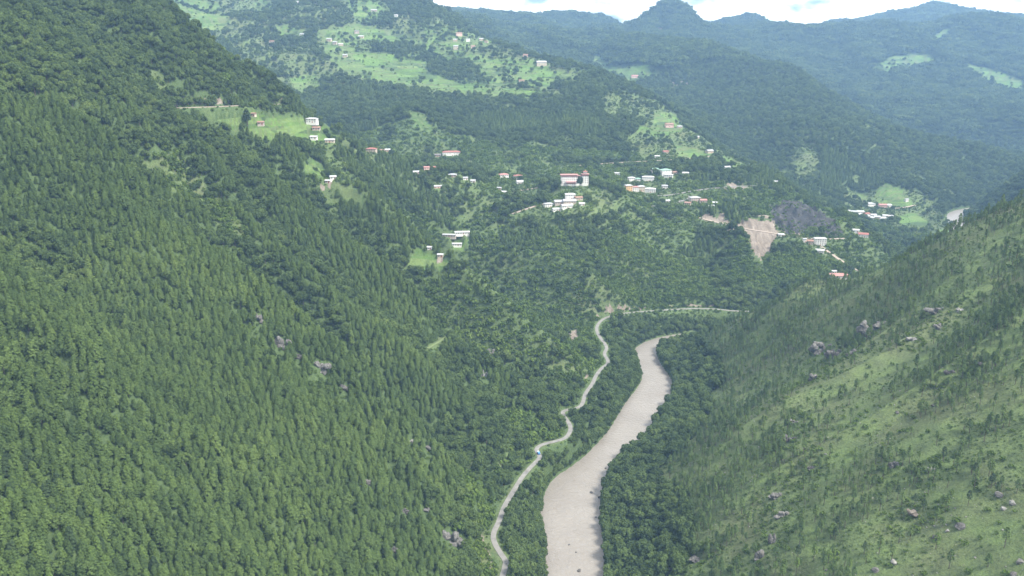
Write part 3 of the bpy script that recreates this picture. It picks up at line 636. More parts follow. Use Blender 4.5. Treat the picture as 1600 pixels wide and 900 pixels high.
# fan-shaped sheet, finer near the camera
tt = np.concatenate([np.linspace(-1.05, -.76, 30, endpoint=False), np.linspace(-.76, .76, 800), np.linspace(.76, 1.05, 31)[1:]])
ys = [110.0]
while ys[-1] < 6800: ys.append(ys[-1]+max(1.7, .0037*ys[-1]))
ys = np.array(ys); NC, NRW = len(tt), len(ys)
GX = ys[:, None]*tt[None, :]; GY = np.broadcast_to(ys[:, None], GX.shape).copy()
GZ = ground_z(GX, GY)
for h, (x, y, z) in zip(HS, HPOS):                             # each house stands on a levelled pad
    sc_ = (y*CP-(z-CAMZ)*SP)/F; w = max(5.0, h[2]*sc_*.92); d = max(4.5, w*h[4]); cy_ = y+d*.4
    r = math.hypot(w, d)*.5+1.0; i, j = np.searchsorted(ys, [cy_-r*2.2, cy_+r*2.2]); sub = slice(i, j)
    k = np.hypot(GX[sub]-x, GY[sub]-cy_); GZ[sub] = z+(GZ[sub]-z)*smooth(r*.8, r*1.7, k)
rk = in_any(*project(GX, GY, GZ)[:2], GY, ROCKS); GZ = GZ+rk*(7*ridged(vnoise(GX/14, GY/30, 301))+4*fbm(GX/8, GY/8, 302, 2))
jx = 3.0*vnoise(GX/14, GY/14, 3); jy = 2.5*vnoise(GX/14, GY/14, 4)
gpx, gpy, _ = project(GX, GY, GZ)
field = in_any(gpx+jx, gpy+jy*.6, GY, FIELDS).astype(float)
step = 7.0                                                    # the fields are cut into terraces
q = GZ/step; fr = q-np.floor(q)
GZ = GZ+field*(step*(np.floor(q)+smooth(.55, 1.0, fr))-GZ)*.9
grass = np.maximum(in_any(gpx+jx*2, gpy+jy*2, GY, GRASSY).astype(float), .0)
rs = right_side(GX, GY)
banks = field*(fr > .58)*smooth(-.6, -.1, vnoise(GX/45, GY/45, 55)); grass = np.maximum(grass, banks); field_cover = field*(1-.9*banks)
grass = np.where(rs, smooth(12, 60, river_d(GX, GY)), grass)
grass = np.maximum(grass, .7*smooth(.30, .5, fbm(GX/42, GY/42, 123, 2)) * (GY < 2300) * (GY > 950))
rock = in_any(gpx+jx*1.5, gpy+jy*1.5, GY, ROCKS).astype(float)*smooth(-.75, -.2, fbm(GX/25, GY/25, 8, 3)+.2)
bare = in_any(gpx+jx*2.2, gpy+jy*2.6, GY, BARES).astype(float)
rd, rz = poly_dist(GX, GY, ROAD)
bare = np.maximum(bare, ((rd < 11) & (GZ > rz+1.0)) * smooth(-.3, .3, vnoise(GX/12, GY/12, 77))*.75)
grass = np.maximum(grass, (rd < 5.0)*.6)
grass = np.maximum(grass, .42*((GY > 900) & (GY < 1800) & ~rs & (gpx > 560)))
for (pts, hw), (_, _, m, _) in zip(TRACKS, TR_ALL):
    a = np.array(pts); k = (GX > a[:, 0].min()-40) & (GX < a[:, 0].max()+40) & (GY > a[:, 1].min()-40) & (GY < a[:, 1].max()+40)
    qd, qz = poly_dist(GX[k], GY[k], pts)
    if m == 'greentrack': grass[k] = np.maximum(grass[k], qd < 6)
    else: bare[k] = np.maximum(bare[k], ((qd < hw+9) & (GZ[k] > qz+1.2))*.5)
elev = (GZ-CAMZ)/GY
run = np.maximum.accumulate(elev, 0); HOR = np.vstack([np.full((1, NC), -9), run[:-1]])    # sight line over everything nearer
# name of the piece of ground
gul = [(1380, 600), (1530, 640), (1750, 720), (1950, 770), (2150, 630), (2400, 690), (2900, 430), (3300, 170), (3700, -150), (4200, -700), (6800, -2500)]
gx = np.interp(GY, [g[0] for g in gul], [g[1] for g in gul])
rxx = np.interp(GY, [q[1] for q in RIVER], [q[0] for q in RIVER])
cls = np.full(GX.shape, 3)
cls[(GY >= 1650) & (GX < gx)] = 2
cls[(GY < 1650) & (GX < np.where(GY < 1140, rxx, np.minimum(rxx, 900)))] = 0
cls[(GY < 1300) & (GX >= rxx) & (GX > 0)] = 1
idx = np.arange(NRW*NC).reshape(NRW, NC)
quads = np.stack([idx[:-1, :-1], idx[:-1, 1:], idx[1:, 1:], idx[1:, :-1]], -1).reshape(-1, 4)
qc = cls[:-1, :-1].ravel()
VV = np.stack([GX, GY, GZ], -1).reshape(-1, 3)
for c, nm in enumerate(['near_valley_terrain', 'grassy_hillside_terrain', 'terraced_mountain_terrain', 'distant_mountains']):
    qs = quads[qc == c]; used = np.unique(qs); mp_ = np.zeros(NRW*NC, np.int64); mp_[used] = np.arange(len(used))
    me = mesh_np(nm, VV[used], mp_[qs], M['ground'], smooth_shade=True)
    for an, arr in (('field', field_cover), ('grass', grass), ('rock', rock), ('bare', bare)):
        at = me.attributes.new(an, 'FLOAT', 'POINT'); at.data.foreach_set('value', arr.ravel()[used].astype(np.float32))
    tag(link(nm, me), kind='structure')

# ------------------------------------------------------------------ river and roads
def ribbon(pts, hw, dz=0.0, across=1):
    V, Fc = [], []
    n = len(pts)
    for i, p in enumerate(pts):
        a = pts[max(0, i-1)]; b = pts[min(n-1, i+1)]; dx, dy = b[0]-a[0], b[1]-a[1]; l = math.hypot(dx, dy) or 1
        nx, ny = -dy/l, dx/l; w = hw[i] if hasattr(hw, '__len__') else hw
        for k in range(across+1):
            s = 1-2*k/across; V.append((p[0]+nx*w*s, p[1]+ny*w*s, p[2]+dz))
    m = across+1
    for i in range(n-1):
        for k in range(across): Fc.append((i*m+k, i*m+k+1, (i+1)*m+k+1, (i+1)*m+k))
    return V, Fc
rp = resample([(q[0], q[1], 0.0, q[2]) for q in RIVER if q[1] > 60], 9)
V, Fc = ribbon([(q[0], q[1], 0.0) for q in rp], [q[3]+9 for q in rp], 0, 8)
V = [(x, y, .12*mnoise.noise((x*.12, y*.12, 0))) for x, y, z in V]
tag(link('river_water', mesh_py('river_water', V, Fc, M['water'], True)), kind='structure')
def slab(name, pts, hw, mat, lift):
    V, Fc = ribbon(pts, hw, lift, 2); n = len(V)
    V2 = V+[(x, y, z-1.6) for x, y, z in V]; m = 3; k = len(pts)
    for i in range(k-1):
        Fc.append((i*m, (i+1)*m, n+(i+1)*m, n+i*m)); Fc.append((i*m+2, n+i*m+2, n+(i+1)*m+2, (i+1)*m+2))
    return tag(link(name, mesh_py(name, V2, Fc, mat)), kind='structure')
slab('valley_road', ROAD, 2.2, M['road'], .28)
for (w, hw, m, lab) in TR_ALL:
    y0 = np.median([q[1] for q in w])
    slab('side_road' if m == 'road' else 'grass_path' if m == 'greentrack' else 'dirt_track', w, (2.3+.0007*y0) if m != 'greentrack' else 1.6, M[m], .35+.0004*y0)

# ------------------------------------------------------------------ trees
def cards(cent, norm, size, asp=1.0, rng=None):
    """small leaf-sized quads at points, facing their normals"""
    n = len(cent); nn = norm/np.linalg.norm(norm, axis=1, keepdims=True)
    ref = np.where(np.abs(nn[:, 2:3]) > .9, np.array([[1., 0, 0]]), np.array([[0, 0, 1.]]))
    u = np.cross(ref, nn); u /= np.linalg.norm(u, axis=1, keepdims=True); v = np.cross(nn, u)
    a = rng.uniform(0, 6.283, n)[:, None]; uu = u*np.cos(a)+v*np.sin(a); vv = -u*np.sin(a)+v*np.cos(a)
    s = size[:, None]
    V = np.stack([cent-uu*s-vv*s*asp*.55, cent+uu*s*.55-vv*s*asp, cent+uu*s+vv*s*asp*.55, cent-uu*s*.55+vv*s*asp], 1).reshape(-1, 3)
    return V, np.arange(4*n).reshape(n, 4)
def trunk_mesh(h, r, limbs, rng, lean=.3):
    V, Q = [], []
    def tube(p, q_, r0, r1, k=6):
        p, q_ = np.array(p, float), np.array(q_, float); d = q_-p; d /= np.linalg.norm(d)
        u = np.cross(d, [0.3, 1, .2]); u /= np.linalg.norm(u); v = np.cross(d, u); b = len(V)
        for pp, rr in ((p, r0), (q_, r1)):
            for i in range(k):
                a = 6.283*i/k; V.append(pp+rr*(u*math.cos(a)+v*math.sin(a)))
        for i in range(k): Q.append((b+i, b+(i+1) % k, b+k+(i+1) % k, b+k+i))
    lx, ly = rng.uniform(-lean, lean, 2)
    m = (lx*.5, ly*.3, h*.5); top = (lx, ly, h*.96)
    tube((0, 0, -1.6), m, r, r*.7); tube(m, top, r*.7, r*.12)
    for _ in range(limbs):
        f = rng.uniform(.35, .85); a = rng.uniform(0, 6.283); l = h*.22*(1.2-f)
        p = (lx*f, ly*f, h*f); tube(p, (p[0]+l*math.cos(a), p[1]+l*math.sin(a), p[2]+l*.55), r*.3, r*.06, 4)
    return np.array(V), np.array(Q)
def pine_crown(seed, h=14, r=3.0, cb=.22, tips=64, per=15, sz=.34):
    rng = np.random.default_rng(seed); C, Nn, S = [], [], []
    for i in range(tips):
        f = (i+.5)/tips; zf = cb+(1-cb)*f**.92
        g = (zf-cb)/(1-cb); R = r*(1.02-g)**.47*min(1, .62+g*2.2)*rng.uniform(.72, 1.08)
        a = i*2.39996+rng.uniform(-.4, .4)
        tip = np.array([R*.78*math.cos(a), R*.78*math.sin(a), h*zf+R*.10])
        p = tip+rng.normal(0, 1, (per, 3))*np.array([.26, .26, .20])*(r/3.0)*1.35*(.65+.5*(1-g))
        nn = p-np.array([0, 0, h*zf-R*.55])+rng.normal(0, .45, (per, 3)); nn[:, 2] += .35*R
        C.append(p); Nn.append(nn); S.append(rng.uniform(.7, 1.25, per)*sz)
    return cards(np.concatenate(C), np.concatenate(Nn), np.concatenate(S), 1.0, rng)
def broad_crown(seed, h=10, r=3.6, lumps=17, per=24, sz=.55, cb=.25):
    rng = np.random.default_rng(seed); C, Nn, S = [], [], []
    cz = h*(cb+1)/2; rz = h*(1-cb)/2
    for i in range(lumps):
        f = 1-1.55*(i+.5)/lumps; a = i*2.39996+rng.uniform(-.5, .5); s = math.sqrt(max(0, 1-f*f))
        k = rng.uniform(.55, .80)
        c = np.array([r*k*s*math.cos(a), r*k*s*math.sin(a), cz+rz*k*f]); lr = r*rng.uniform(.30, .46)
        d = rng.normal(0, 1, (per, 3)); d[:, 2] += .35; d += .5*np.array([s*math.cos(a), s*math.sin(a), f]); d /= np.linalg.norm(d, axis=1, keepdims=True)
        C.append(c+d*lr*rng.uniform(.75, 1.08, (per, 1))); Nn.append(d+rng.normal(0, .38, (per, 3))); S.append(rng.uniform(.7, 1.3, per)*sz)
    return cards(np.concatenate(C), np.concatenate(Nn), np.concatenate(S), 1.0, rng)
def joined(name, crown, trunk, mat):
    V = np.concatenate([crown[0], trunk[0]]); Q = np.concatenate([crown[1], trunk[1]+len(crown[0])])
    mi = np.concatenate([np.zeros(len(crown[1]), int), np.ones(len(trunk[1]), int)])
    return mesh_np(name, V, Q, [mat, M['bark']], mi)
def rtr(s, *a): return trunk_mesh(*a, np.random.default_rng(s))
pine_spec = [(9.6, 3.1, .10), (10.6, 2.9, .12), (9.0, 3.2, .08), (11.0, 3.3, .12), (9.4, 2.8, .10), (8.4, 3.1, .10)]
PINE = [(pine_crown(s, h, r, cb), rtr(s, h, .26, 6)) for s, (h, r, cb) in enumerate(pine_spec)]
thin_spec = [(11, 2.6, .40), (12.5, 2.5, .46), (9.5, 2.8, .36), (12, 2.3, .48)]
THIN = [(pine_crown(50+s, h, r, cb, 34, 11, .30), rtr(50+s, h, .24, 7)) for s, (h, r, cb) in enumerate(thin_spec)]
broad_spec = [(9.5, 4.0), (11, 4.3), (8, 3.7), (12, 4.4), (9, 4.6)]
BROAD = [(broad_crown(100+s, h, r, 17, 52, .42), rtr(100+s, h, .3, 6)) for s, (h, r) in enumerate(broad_spec)]
def clump(seed, n, rad, conif):
    rng = np.random.default_rng(seed); Vs, Qs, b = [], [], 0
    for i in range(n):
        rr = rad*math.sqrt((i+.5)/n); a = i*2.39996+rng.uniform(-.5, .5); k = rng.uniform(.75, 1.3)
        V, Q = pine_crown(seed*31+i, 14*k, 4.0*k, .15, 16, 6, 1.3) if conif else broad_crown(seed*31+i, 11*k, 5.6*k, 9, 10, 1.5)
        V = V+np.array([rr*math.cos(a), rr*math.sin(a), rng.uniform(-1.5, .5)]); Vs.append(V); Qs.append(Q+b); b += len(V)
    return np.concatenate(Vs), np.concatenate(Qs)
def shrub_crown(seed, h=2.2, r=1.7): return broad_crown(seed, h, r, 7, 9, .42, .0)

# where they grow: jittered points over the ground, land cover and sight decide
def scatter(y0, y1, sp, seed):
    xs = np.arange(-.80*y1-60, .80*y1+60, sp); yy = np.arange(y0, y1, sp)
    X, Y = np.meshgrid(xs, yy); rng = np.random.default_rng(seed)
    X = (X+rng.uniform(-.46, .46, X.shape)*sp).ravel(); Y = (Y+rng.uniform(-.46, .46, Y.shape)*sp).ravel()
    k = (np.abs(X) < .77*Y+30) & (Y > 130); X, Y = X[k], Y[k]
    # grid lookup of height and sight line
    ti = np.interp(X/Y, tt, np.arange(NC)); yi = np.interp(Y, ys, np.arange(NRW))
    i0 = np.clip(yi.astype(int), 0, NRW-2); j0 = np.clip(ti.astype(int), 0, NC-2); fy = yi-i0; fx = ti-j0
    def bil(G): return (G[i0, j0]*(1-fx)+G[i0, j0+1]*fx)*(1-fy)+(G[i0+1, j0]*(1-fx)+G[i0+1, j0+1]*fx)*fy
    Z = bil(GZ); hor = HOR[i0, j0]
    k = (Z+22-CAMZ)/Y > hor-.004
    return [a[k] for a in (X, Y, Z, bil(field), bil(grass), bil(rock), bil(bare))]
def keep_off(X, Y):
    k = river_d(X, Y) > 1.0
    k &= poly_dist(X, Y, ROAD)[0] > 7.0
    for sh_, ym in ((6, 470), (10, 500), (13, 985)): k &= ~((poly_dist(X, Y+sh_, ROAD, 60)[0] < 3.6) & (Y > ym))
    for pts, hw in TRACKS:
        a = np.array(pts); b = (X > a[:, 0].min()-20) & (X < a[:, 0].max()+20) & (Y > a[:, 1].min()-20) & (Y < a[:, 1].max()+20)
        if b.any(): 
            for sh_ in (0, 7, 14, 20): k[b] &= poly_dist(X[b], Y[b]+sh_, pts)[0] > 5.0
    return k
HOUSE_XY = []     # filled below before planting
OUT_XY = []

# ------------------------------------------------------------------ buildings
def box_vf(w, d, z0, z1, taper=0.0, cx=0, cy=0):
    a, b = w/2, d/2; c, e = a-taper, b-taper
    V = [(cx-a, cy-b, z0), (cx+a, cy-b, z0), (cx+a, cy+b, z0), (cx-a, cy+b, z0), (cx-c, cy-e, z1), (cx+c, cy-e, z1), (cx+c, cy+e, z1), (cx-c, cy+e, z1)]
    return V, [(0, 3, 2, 1), (4, 5, 6, 7), (0, 1, 5, 4), (1, 2, 6, 5), (2, 3, 7, 6), (3, 0, 4, 7)]
def roof_vf(w, d, z, h, over, form, cx=0, cy=0):
    a, b = w/2+over, d/2+over; r = (a-b if a > b else .15) if form == 'hip' else a
    r = max(r, .15); th = .28
    V = [(cx-a, cy-b, z), (cx+a, cy-b, z), (cx+a, cy+b, z), (cx-a, cy+b, z), (cx-a, cy-b, z+th), (cx+a, cy-b, z+th), (cx+a, cy+b, z+th), (cx-a, cy+b, z+th), (cx-r, cy, z+th+h), (cx+r, cy, z+th+h)]
    return V, [(0, 3, 2, 1), (0, 1, 5, 4), (1, 2, 6, 5), (2, 3, 7, 6), (3, 0, 4, 7), (4, 5, 9, 8), (6, 7, 8, 9), (5, 6, 9), (7, 4, 8)]
WIN = mesh_py('window', *box_vf(1.1, .24, -.75, .75), M['glass'])
DOOR = mesh_py('door', *box_vf(1.3, .24, 0, 2.1), M['maroon'])
pos = HPOS
hrng = random.Random(3)
for (px, py, wp, hp, dr, wall, roof, form, st, lab), (x, y, z) in zip(HS, pos):
    fdep = y*CP-(z-CAMZ)*SP; s = fdep/F
    w = max(5.0, wp*s*1.02); d = max(4.5, w*dr); ht = max(2.8*st, hp*s*.74)
    rz = hrng.uniform(-.35, .35); y2 = y+d*.4
    zf = z+.15; zlow = z-2.0
    root = link('house', None, None, (x, y2, zf), rz); root.empty_display_size = 2
    tag(root, lab, 'house', 'houses scattered over the hillsides')
    V, Fc = box_vf(w, d, zlow-zf-1.5, ht); link('wall', mesh_py('wall', V, Fc, M[wall]), root)
    rh = (min(w, d)*.5+.5)*(.30 if form == 'hip' else .38)
    V, Fc = roof_vf(w, d, ht+.01, rh, .7, form); link('roof', mesh_py('roof', V, Fc, M[roof]), root)
    HOUSE_XY.append((x, y2, max(w, d)*.5+2.5))
    nwin = max(2, int(w/3.4)) if s < 1.7 else 2
    for fl in range(st):
        zc = ht*(fl+.55)/st
        for k in range(nwin):
            xx = -w/2+w*(k+.5)/nwin
            if fl == 0 and k == nwin//2: link('door', DOOR, root, (xx, -d/2-.06, .0), 0, (1, 1, min(1, ht/st/2.4)))
            else: link('window', WIN, root, (xx, -d/2-.06, zc))

# the fortress on its knoll
def fort():
    x, y, z = DZ[0], DZ[1]+6, DZ[2]+1.0
    root = link('fortress', None, None, (x, y, z), .04, 1.1)
    tag(root, 'large white fortress with red roofs on the knoll above the river bend', 'fortress')
    def block(cx, cy, w, d, z0, z1, rows, nw, tiers=1, gold=False):
        wl_ = link('wall', mesh_py('wall', *box_vf(w, d, z0, z1, .5, cx, cy), M['white']), root)
        link('maroon_band', mesh_py('maroon_band', *box_vf(w-.6, d-.6, z1-2.4, z1-.7, .1, cx, cy), M['maroon']), wl_)
        rf = link('roof', mesh_py('roof', *roof_vf(w, d, z1+.02, min(w, d)*.10, 1.1, 'hip', cx, cy), M['pinkroof']), root)
        if tiers > 1:
            zt = z1+min(w, d)*.12
            link('lantern_wall', mesh_py('lantern_wall', *box_vf(w*.5, d*.5, zt, zt+2.6, 0, cx, cy), M['white']), rf)
            link('lantern_roof', mesh_py('lantern_roof', *roof_vf(w*.5, d*.5, zt+2.62, min(w, d)*.13, 1.2, 'hip', cx, cy), M['redroof']), rf)
            zt += 2.6+min(w, d)*.13
            if gold: link('finial', mesh_py('finial', *box_vf(.9, .9, zt, zt+2.2, .35, cx, cy), M['gold']), rf)
        for r_ in range(rows):
            for k in range(nw):
                zz = z1-3.6-r_*3.3
                if zz < z0+2: continue
                link('window', WIN, root, (cx-w/2+w*(k+.5)/nw, cy-d/2-.02+.5*(zz-z0)/(z1-z0)-.12, zz))
    block(-9, 3, 27, 12, -9, 18.0, 4, 8)
    block(8, 6, 14, 10, -6, 15.5, 3, 3)
    block(17.5, 3, 11, 10, -10, 19.0, 4, 3, 2, True)
    block(-6.5, -7.5, 15, 7, -13, 7.5, 2, 4)
    block(-23.5, 1, 6, 6, -8, 6.5, 1, 2)
    HOUSE_XY.append((x, y, 27)); HOUSE_XY.append((x-6, y-10, 15))
fort()

# ------------------------------------------------------------------ planting
OC = [
 (405, 503, 16, 14, 'rock', 'pale rock face at the upper end of the left rock band'), (442, 543, 22, 20, 'rock', 'tall grey rock face second in the left rock band'), (470, 562, 20, 12, 'rock_dark', 'dark rock between the grey faces of the left rock band'),
 (502, 578, 26, 16, 'rock', 'jagged rock ledge in the middle of the left rock band'), (540, 612, 14, 16, 'rock', 'pale rock at the lower end of the left rock band'), (575, 757, 12, 9, 'rock', 'small pale rock among the lower left pines'),
 (616, 862, 13, 9, 'rock', 'pale rock between pines near the bottom'), (706, 846, 38, 26, 'rock', 'large pale crag above the road at the bottom'), (632, 802, 14, 8, 'rock_dark', 'dark rock in pines left of the large crag'), (664, 799, 13, 6, 'rock', 'rock slab near the grassy spur edge above the large crag'),
 (643, 692, 9, 5, 'rock_pale', 'pale stone ledge high on the scrub spur'), (668, 703, 14, 8, 'rock', 'rocky patch below the pale stone ledge'), (765, 553, 14, 10, 'rock', 'rock slab in the middle pine forest'), (756, 588, 10, 14, 'rock_pale', 'pale scar beneath the middle forest rock slab'),
 (1283, 548, 28, 20, 'rock', 'pale crag at the left of the right slope rock belt'), (1303, 558, 24, 14, 'rock_dark', 'dark crag right beside the pale crag of the rock belt'), (1366, 517, 36, 18, 'rock', 'broad grey outcrop in the middle of the right slope rock belt'), (1331, 553, 18, 10, 'rock_dark', 'dark broken rocks between the rock belt crags'),
 (1273, 592, 14, 10, 'rock', 'rock pile below the pale crag'), (1463, 489, 26, 16, 'rock', 'grey outcrop near the right ridge'), (1468, 513, 14, 10, 'rock', 'rock ledge just below the outcrop near the right ridge'), (1426, 532, 14, 7, 'rock_pale', 'pale rocks in grass right of the rock belt'),
 (1485, 584, 16, 7, 'rock_dark', 'row of dark rocks under slender pines'), (1241, 663, 15, 8, 'rock', 'grey rocks on the grassy rib'), (1234, 690, 18, 13, 'rock_dark', 'dark cliff above the lower right slope shrubs'), (1268, 734, 12, 8, 'rock_dark', 'dark rock hollow in the lower right slope'),
 (1213, 778, 20, 9, 'rock', 'grey rubble patch by a bright grass rib'), (1223, 808, 22, 10, 'rock', 'larger grey rubble below the bright grass rib'), (1205, 850, 13, 20, 'rock', 'upright pale crag at the foot of the grass rib'), (1397, 732, 16, 12, 'rock', 'pale rock slope in the middle of the grassy hillside'),
 (1456, 738, 12, 9, 'rock_pale', 'pale rock shelf right of the pale rock slope'), (1432, 806, 22, 9, 'scree', 'brown scree patch on the grassy hillside'), (1187, 872, 20, 18, 'rock', 'big grey crag near the bottom by the river wood'), (1046, 893, 14, 11, 'rock_dark', 'dark crag by the river wood at the bottom edge'), (1088, 877, 22, 6, 'rock', 'flat grey ledges right of the river wood'), (1500, 486, 14, 5, 'rock_pale', 'flat pale slab high on the right slope'),
]
BO = [
 (1500, 824, 19, 11, 'rock_dark', 'large dark boulder with a pale right side'), (1560, 774, 17, 10, 'rock', 'grey rounded boulder near the right edge'), (1582, 787, 11, 9, 'rock_pale', 'white boulder right of the grey rounded one'), (1462, 841, 11, 10, 'rock_dark', 'dark boulder left of the large dark boulder'),
 (1367, 892, 12, 10, 'rock', 'grey boulder at the bottom edge of the right slope'), (1396, 879, 12, 8, 'rock_pale', 'pale boulder up and right of the bottom grey boulder'), (1291, 892, 5, 6, 'rock', 'small upright stone at the bottom edge'), (1593, 879, 13, 12, 'rock', 'boulder at the bottom right edge'),
 (1568, 796, 10, 7, 'rock_pale', 'pale rock pile under the white boulder'), (1584, 898, 12, 7, 'rock_dark', 'dark boulder in the bottom right corner'), (1532, 569, 10, 6, 'rock', 'grey boulder high on the right slope'), (1402, 645, 6, 5, 'rock_dark', 'small dark boulder under a grass bank'), (1385, 490, 8, 5, 'rock_dark', 'dark boulder above the broad grey outcrop'),
 (1472, 618, 9, 6, 'rock_dark', 'dark boulder above a pair of grey ones'), (1460, 634, 11, 6, 'rock', 'grey boulder below the dark one'), (1480, 830, 8, 5, 'rock_pale', 'pale greenish stone left of the large dark boulder'),
 (924, 770, 6, 4, 'rock_dark', 'dark rock standing in the river rapids'), (905, 892, 7, 5, 'rock_dark', 'dark rock in the river at the bottom'), (931, 808, 4, 2.4, 'rock_dark', 'small rock by the right river bank'), (900, 863, 4, 2, 'rock_dark', 'small rock in midstream'), (889, 851, 4, 2, 'rock_dark', 'rock awash left of midstream'), (946, 732, 3.5, 3, 'rock_dark', 'rock in the upper rapids'), (936, 778, 4, 5, 'rock_dark', 'rock at the right river bank'),
]
OCP = cast([(o[0], o[1]) for o in OC])
for o, p in zip(OC, OCP):
    s_ = (p[1]*CP-(p[2]-CAMZ)*SP)/F; HOUSE_XY.append((p[0], p[1]+1, o[2]*s_*.42))
for p, r in zip(cast([(1187, 400), (1190, 388), (1180, 374), (1200, 368), (1172, 360), (1128, 348), (1105, 343)]), (10, 12, 13, 12, 12, 8, 8)): HOUSE_XY.append((p[0], p[1], r))
HX = np.array(HOUSE_XY)
def off_houses(X, Y):
    k = np.ones(X.shape, bool)
    for hx, hy, r in HX:
        b = np.abs(X-hx) < r+9
        # nothing grows on the house, nor right in front of it
        k &= ~(b & (((X-hx)**2+(Y-hy)**2 < r*r) | ((np.abs(X-hx) < r*.95) & (Y < hy) & (Y > hy-r-15))))
    return k
BANDS = np.array([[0, .86], [1290, .92], [1310, 1.10], [2340, 1.10], [2360, 1.38], [9000, 1.38]])
def finish(sel, X, Y, Z): return np.stack([X[sel], Y[sel], Z[sel], np.interp(Y[sel], BANDS[:, 0], BANDS[:, 1])], 1)
rng = np.random.default_rng(5)
SETS = {k: [] for k in ('pine', 'thin', 'broad', 'shrub', 'clump', 'tuft')}
# near slopes
X, Y, Z, f_, g_, r_, b_ = scatter(130, 1300, 4.05, 1)
ok = keep_off(X, Y) & off_houses(X, Y) & (f_ < .3) & (b_ < .45) & (r_ < .75)
X, Y, Z, g_, r_ = X[ok], Y[ok], Z[ok], g_[ok], r_[ok]
px, py, dep = project(X, Y, Z)
rsd = right_side(X, Y); rvd = river_d(X, Y); rb = ribs(X, Y)+.25*vnoise(X/40, Y/40, 9)+.2*vnoise(X/120, Y/120, 10); u = rng.random(X.shape)
upper = (py < 160+px*.01+12*vnoise(X/50, Y/50, 31)) & (px < 470)
stand = vnoise(X/150, Y/150, 61)
lowland = (rvd < 70+25*vnoise(X/60, Y/60, 44)) & (Y > 380)
roadbelow = ~rsd & (Y > 480) & (poly_dist(X, Y, ROAD)[0] < 40+25*vnoise(X/40, Y/40, 51)) & (X > np.interp(Y, toeY, toeX)-60)
leafy = upper | (folds(X, Y) < -9-4*vnoise(X/18, Y/18, 12)) | (rb < np.interp(Y, [330, 480, 620, 900], [-.9, -.7, -.4, -.25])) | lowland | roadbelow | ((stand > .5) & (Y > 800)) | ((px > 860) & (Y > 1050))
leafy = np.where(rng.random(X.shape) < .05, ~leafy & (Y < 1000), leafy)
left_p = ~rsd & ~leafy  & ((g_ < .5) | (u < .35))
left_b = ~rsd & leafy & ((g_ < .5) | (u < .30))
cl = vnoise(X/45, Y/45, 71)*.6+vnoise(X/16, Y/16, 72)*.4
dens = np.clip(.40+.75*cl-.30*smooth(1120, 1500, px)*smooth(480, 700, py)+.12*(py < 560)+.3*smooth(170, 60, rvd), .05, 1)
right_p = rsd & ~(lowland & (rvd < 55)) & (u < dens*.68) & (r_ < .55)
right_b = rsd & lowland & (rvd < 60+20*cl) & (u < .9)
right_s = rsd & ~right_p & ~right_b & (u > .9)
SETS['pine'].append(finish(left_p, X, Y, Z)); scrub = ((px > 600) & (Y > 900) & (rvd > 45) & (vnoise(X/55, Y/55, 95)+.5*vnoise(X/20, Y/20, 96) > -.32)) | (roadbelow & (px < 900) & (rb > -.1) & (vnoise(X/30, Y/30, 97) > 0) & (X < np.interp(Y, toeY, toeX)))
SETS['broad'].append(finish(left_b & (u > .18) & ~scrub, X, Y, Z))
tuft = finish(left_b & scrub, X, Y, Z); tuft[:, 3] = 1.9; SETS['shrub'].append(tuft)
SETS['thin'].append(finish(right_p, X, Y, Z)); SETS['broad'].append(finish(right_b, X, Y, Z)); SETS['shrub'].append(finish(right_s, X, Y, Z))
left_s = ~rsd & (g_ >= .5) & (u >= .35)
tuft = finish(left_s, X, Y, Z); tuft[:, 3] = 1.7; SETS['shrub'].append(tuft)
X, Y, Z, f_, g_, r_, b_ = scatter(200, 1000, 3.6, 8)
ok = right_side(X, Y) & (river_d(X, Y) > 40) & (vnoise(X/22, Y/22, 73)+.5*vnoise(X/7, Y/7, 74) > -.05); tuft = finish(ok, X, Y, Z); tuft[:, 3] = .36; SETS['tuft'].append(tuft)
bk = []
for qa, qb in zip(rp[:-1], rp[1:]):
    if qa[1] > 1130: break
    dx, dy = qb[0]-qa[0], qb[1]-qa[1]; l = math.hypot(dx, dy)
    if l < .5: continue
    for sd in (-1, 1):
        for m_ in range(3):
            f = rng.random(); o_ = qa[3]+rng.uniform(.8, 5.0); bk.append((qa[0]+dx*f-dy/l*o_*sd, qa[1]+dy*f+dx/l*o_*sd))
bk = np.array(bk); bz = ground_z(bk[:, 0].copy(), bk[:, 1].copy()); kb = (river_d(bk[:, 0], bk[:, 1]) > .3) & (bk[:, 1] > 380) & (poly_dist(bk[:, 0], bk[:, 1], ROAD, 60)[0] > 6)
SETS['broad'].append(finish(kb, bk[:, 0], bk[:, 1], bz)*np.array([1, 1, 1, .85]))
bs = []
for qa, qb in zip(rp[:-1], rp[1:]):
    if qa[1] > 1130: break
    dx, dy = qb[0]-qa[0], qb[1]-qa[1]; l = math.hypot(dx, dy)
    if l < .5: continue
    for sd in (-1, 1):
        for m_ in range(5):
            f = rng.random(); o_ = qa[3]+rng.uniform(-.4, 2.6); bs.append((qa[0]+dx*f-dy/l*o_*sd, qa[1]+dy*f+dx/l*o_*sd))
bs = np.array(bs); bz = np.maximum(ground_z(bs[:, 0].copy(), bs[:, 1].copy()), -.2); kb = (river_d(bs[:, 0], bs[:, 1]) > -.8) & (bs[:, 1] > 380)
bs4 = finish(kb, bs[:, 0], bs[:, 1], bz); bs4[:, 3] = .42; SETS['broad'].append(bs4)
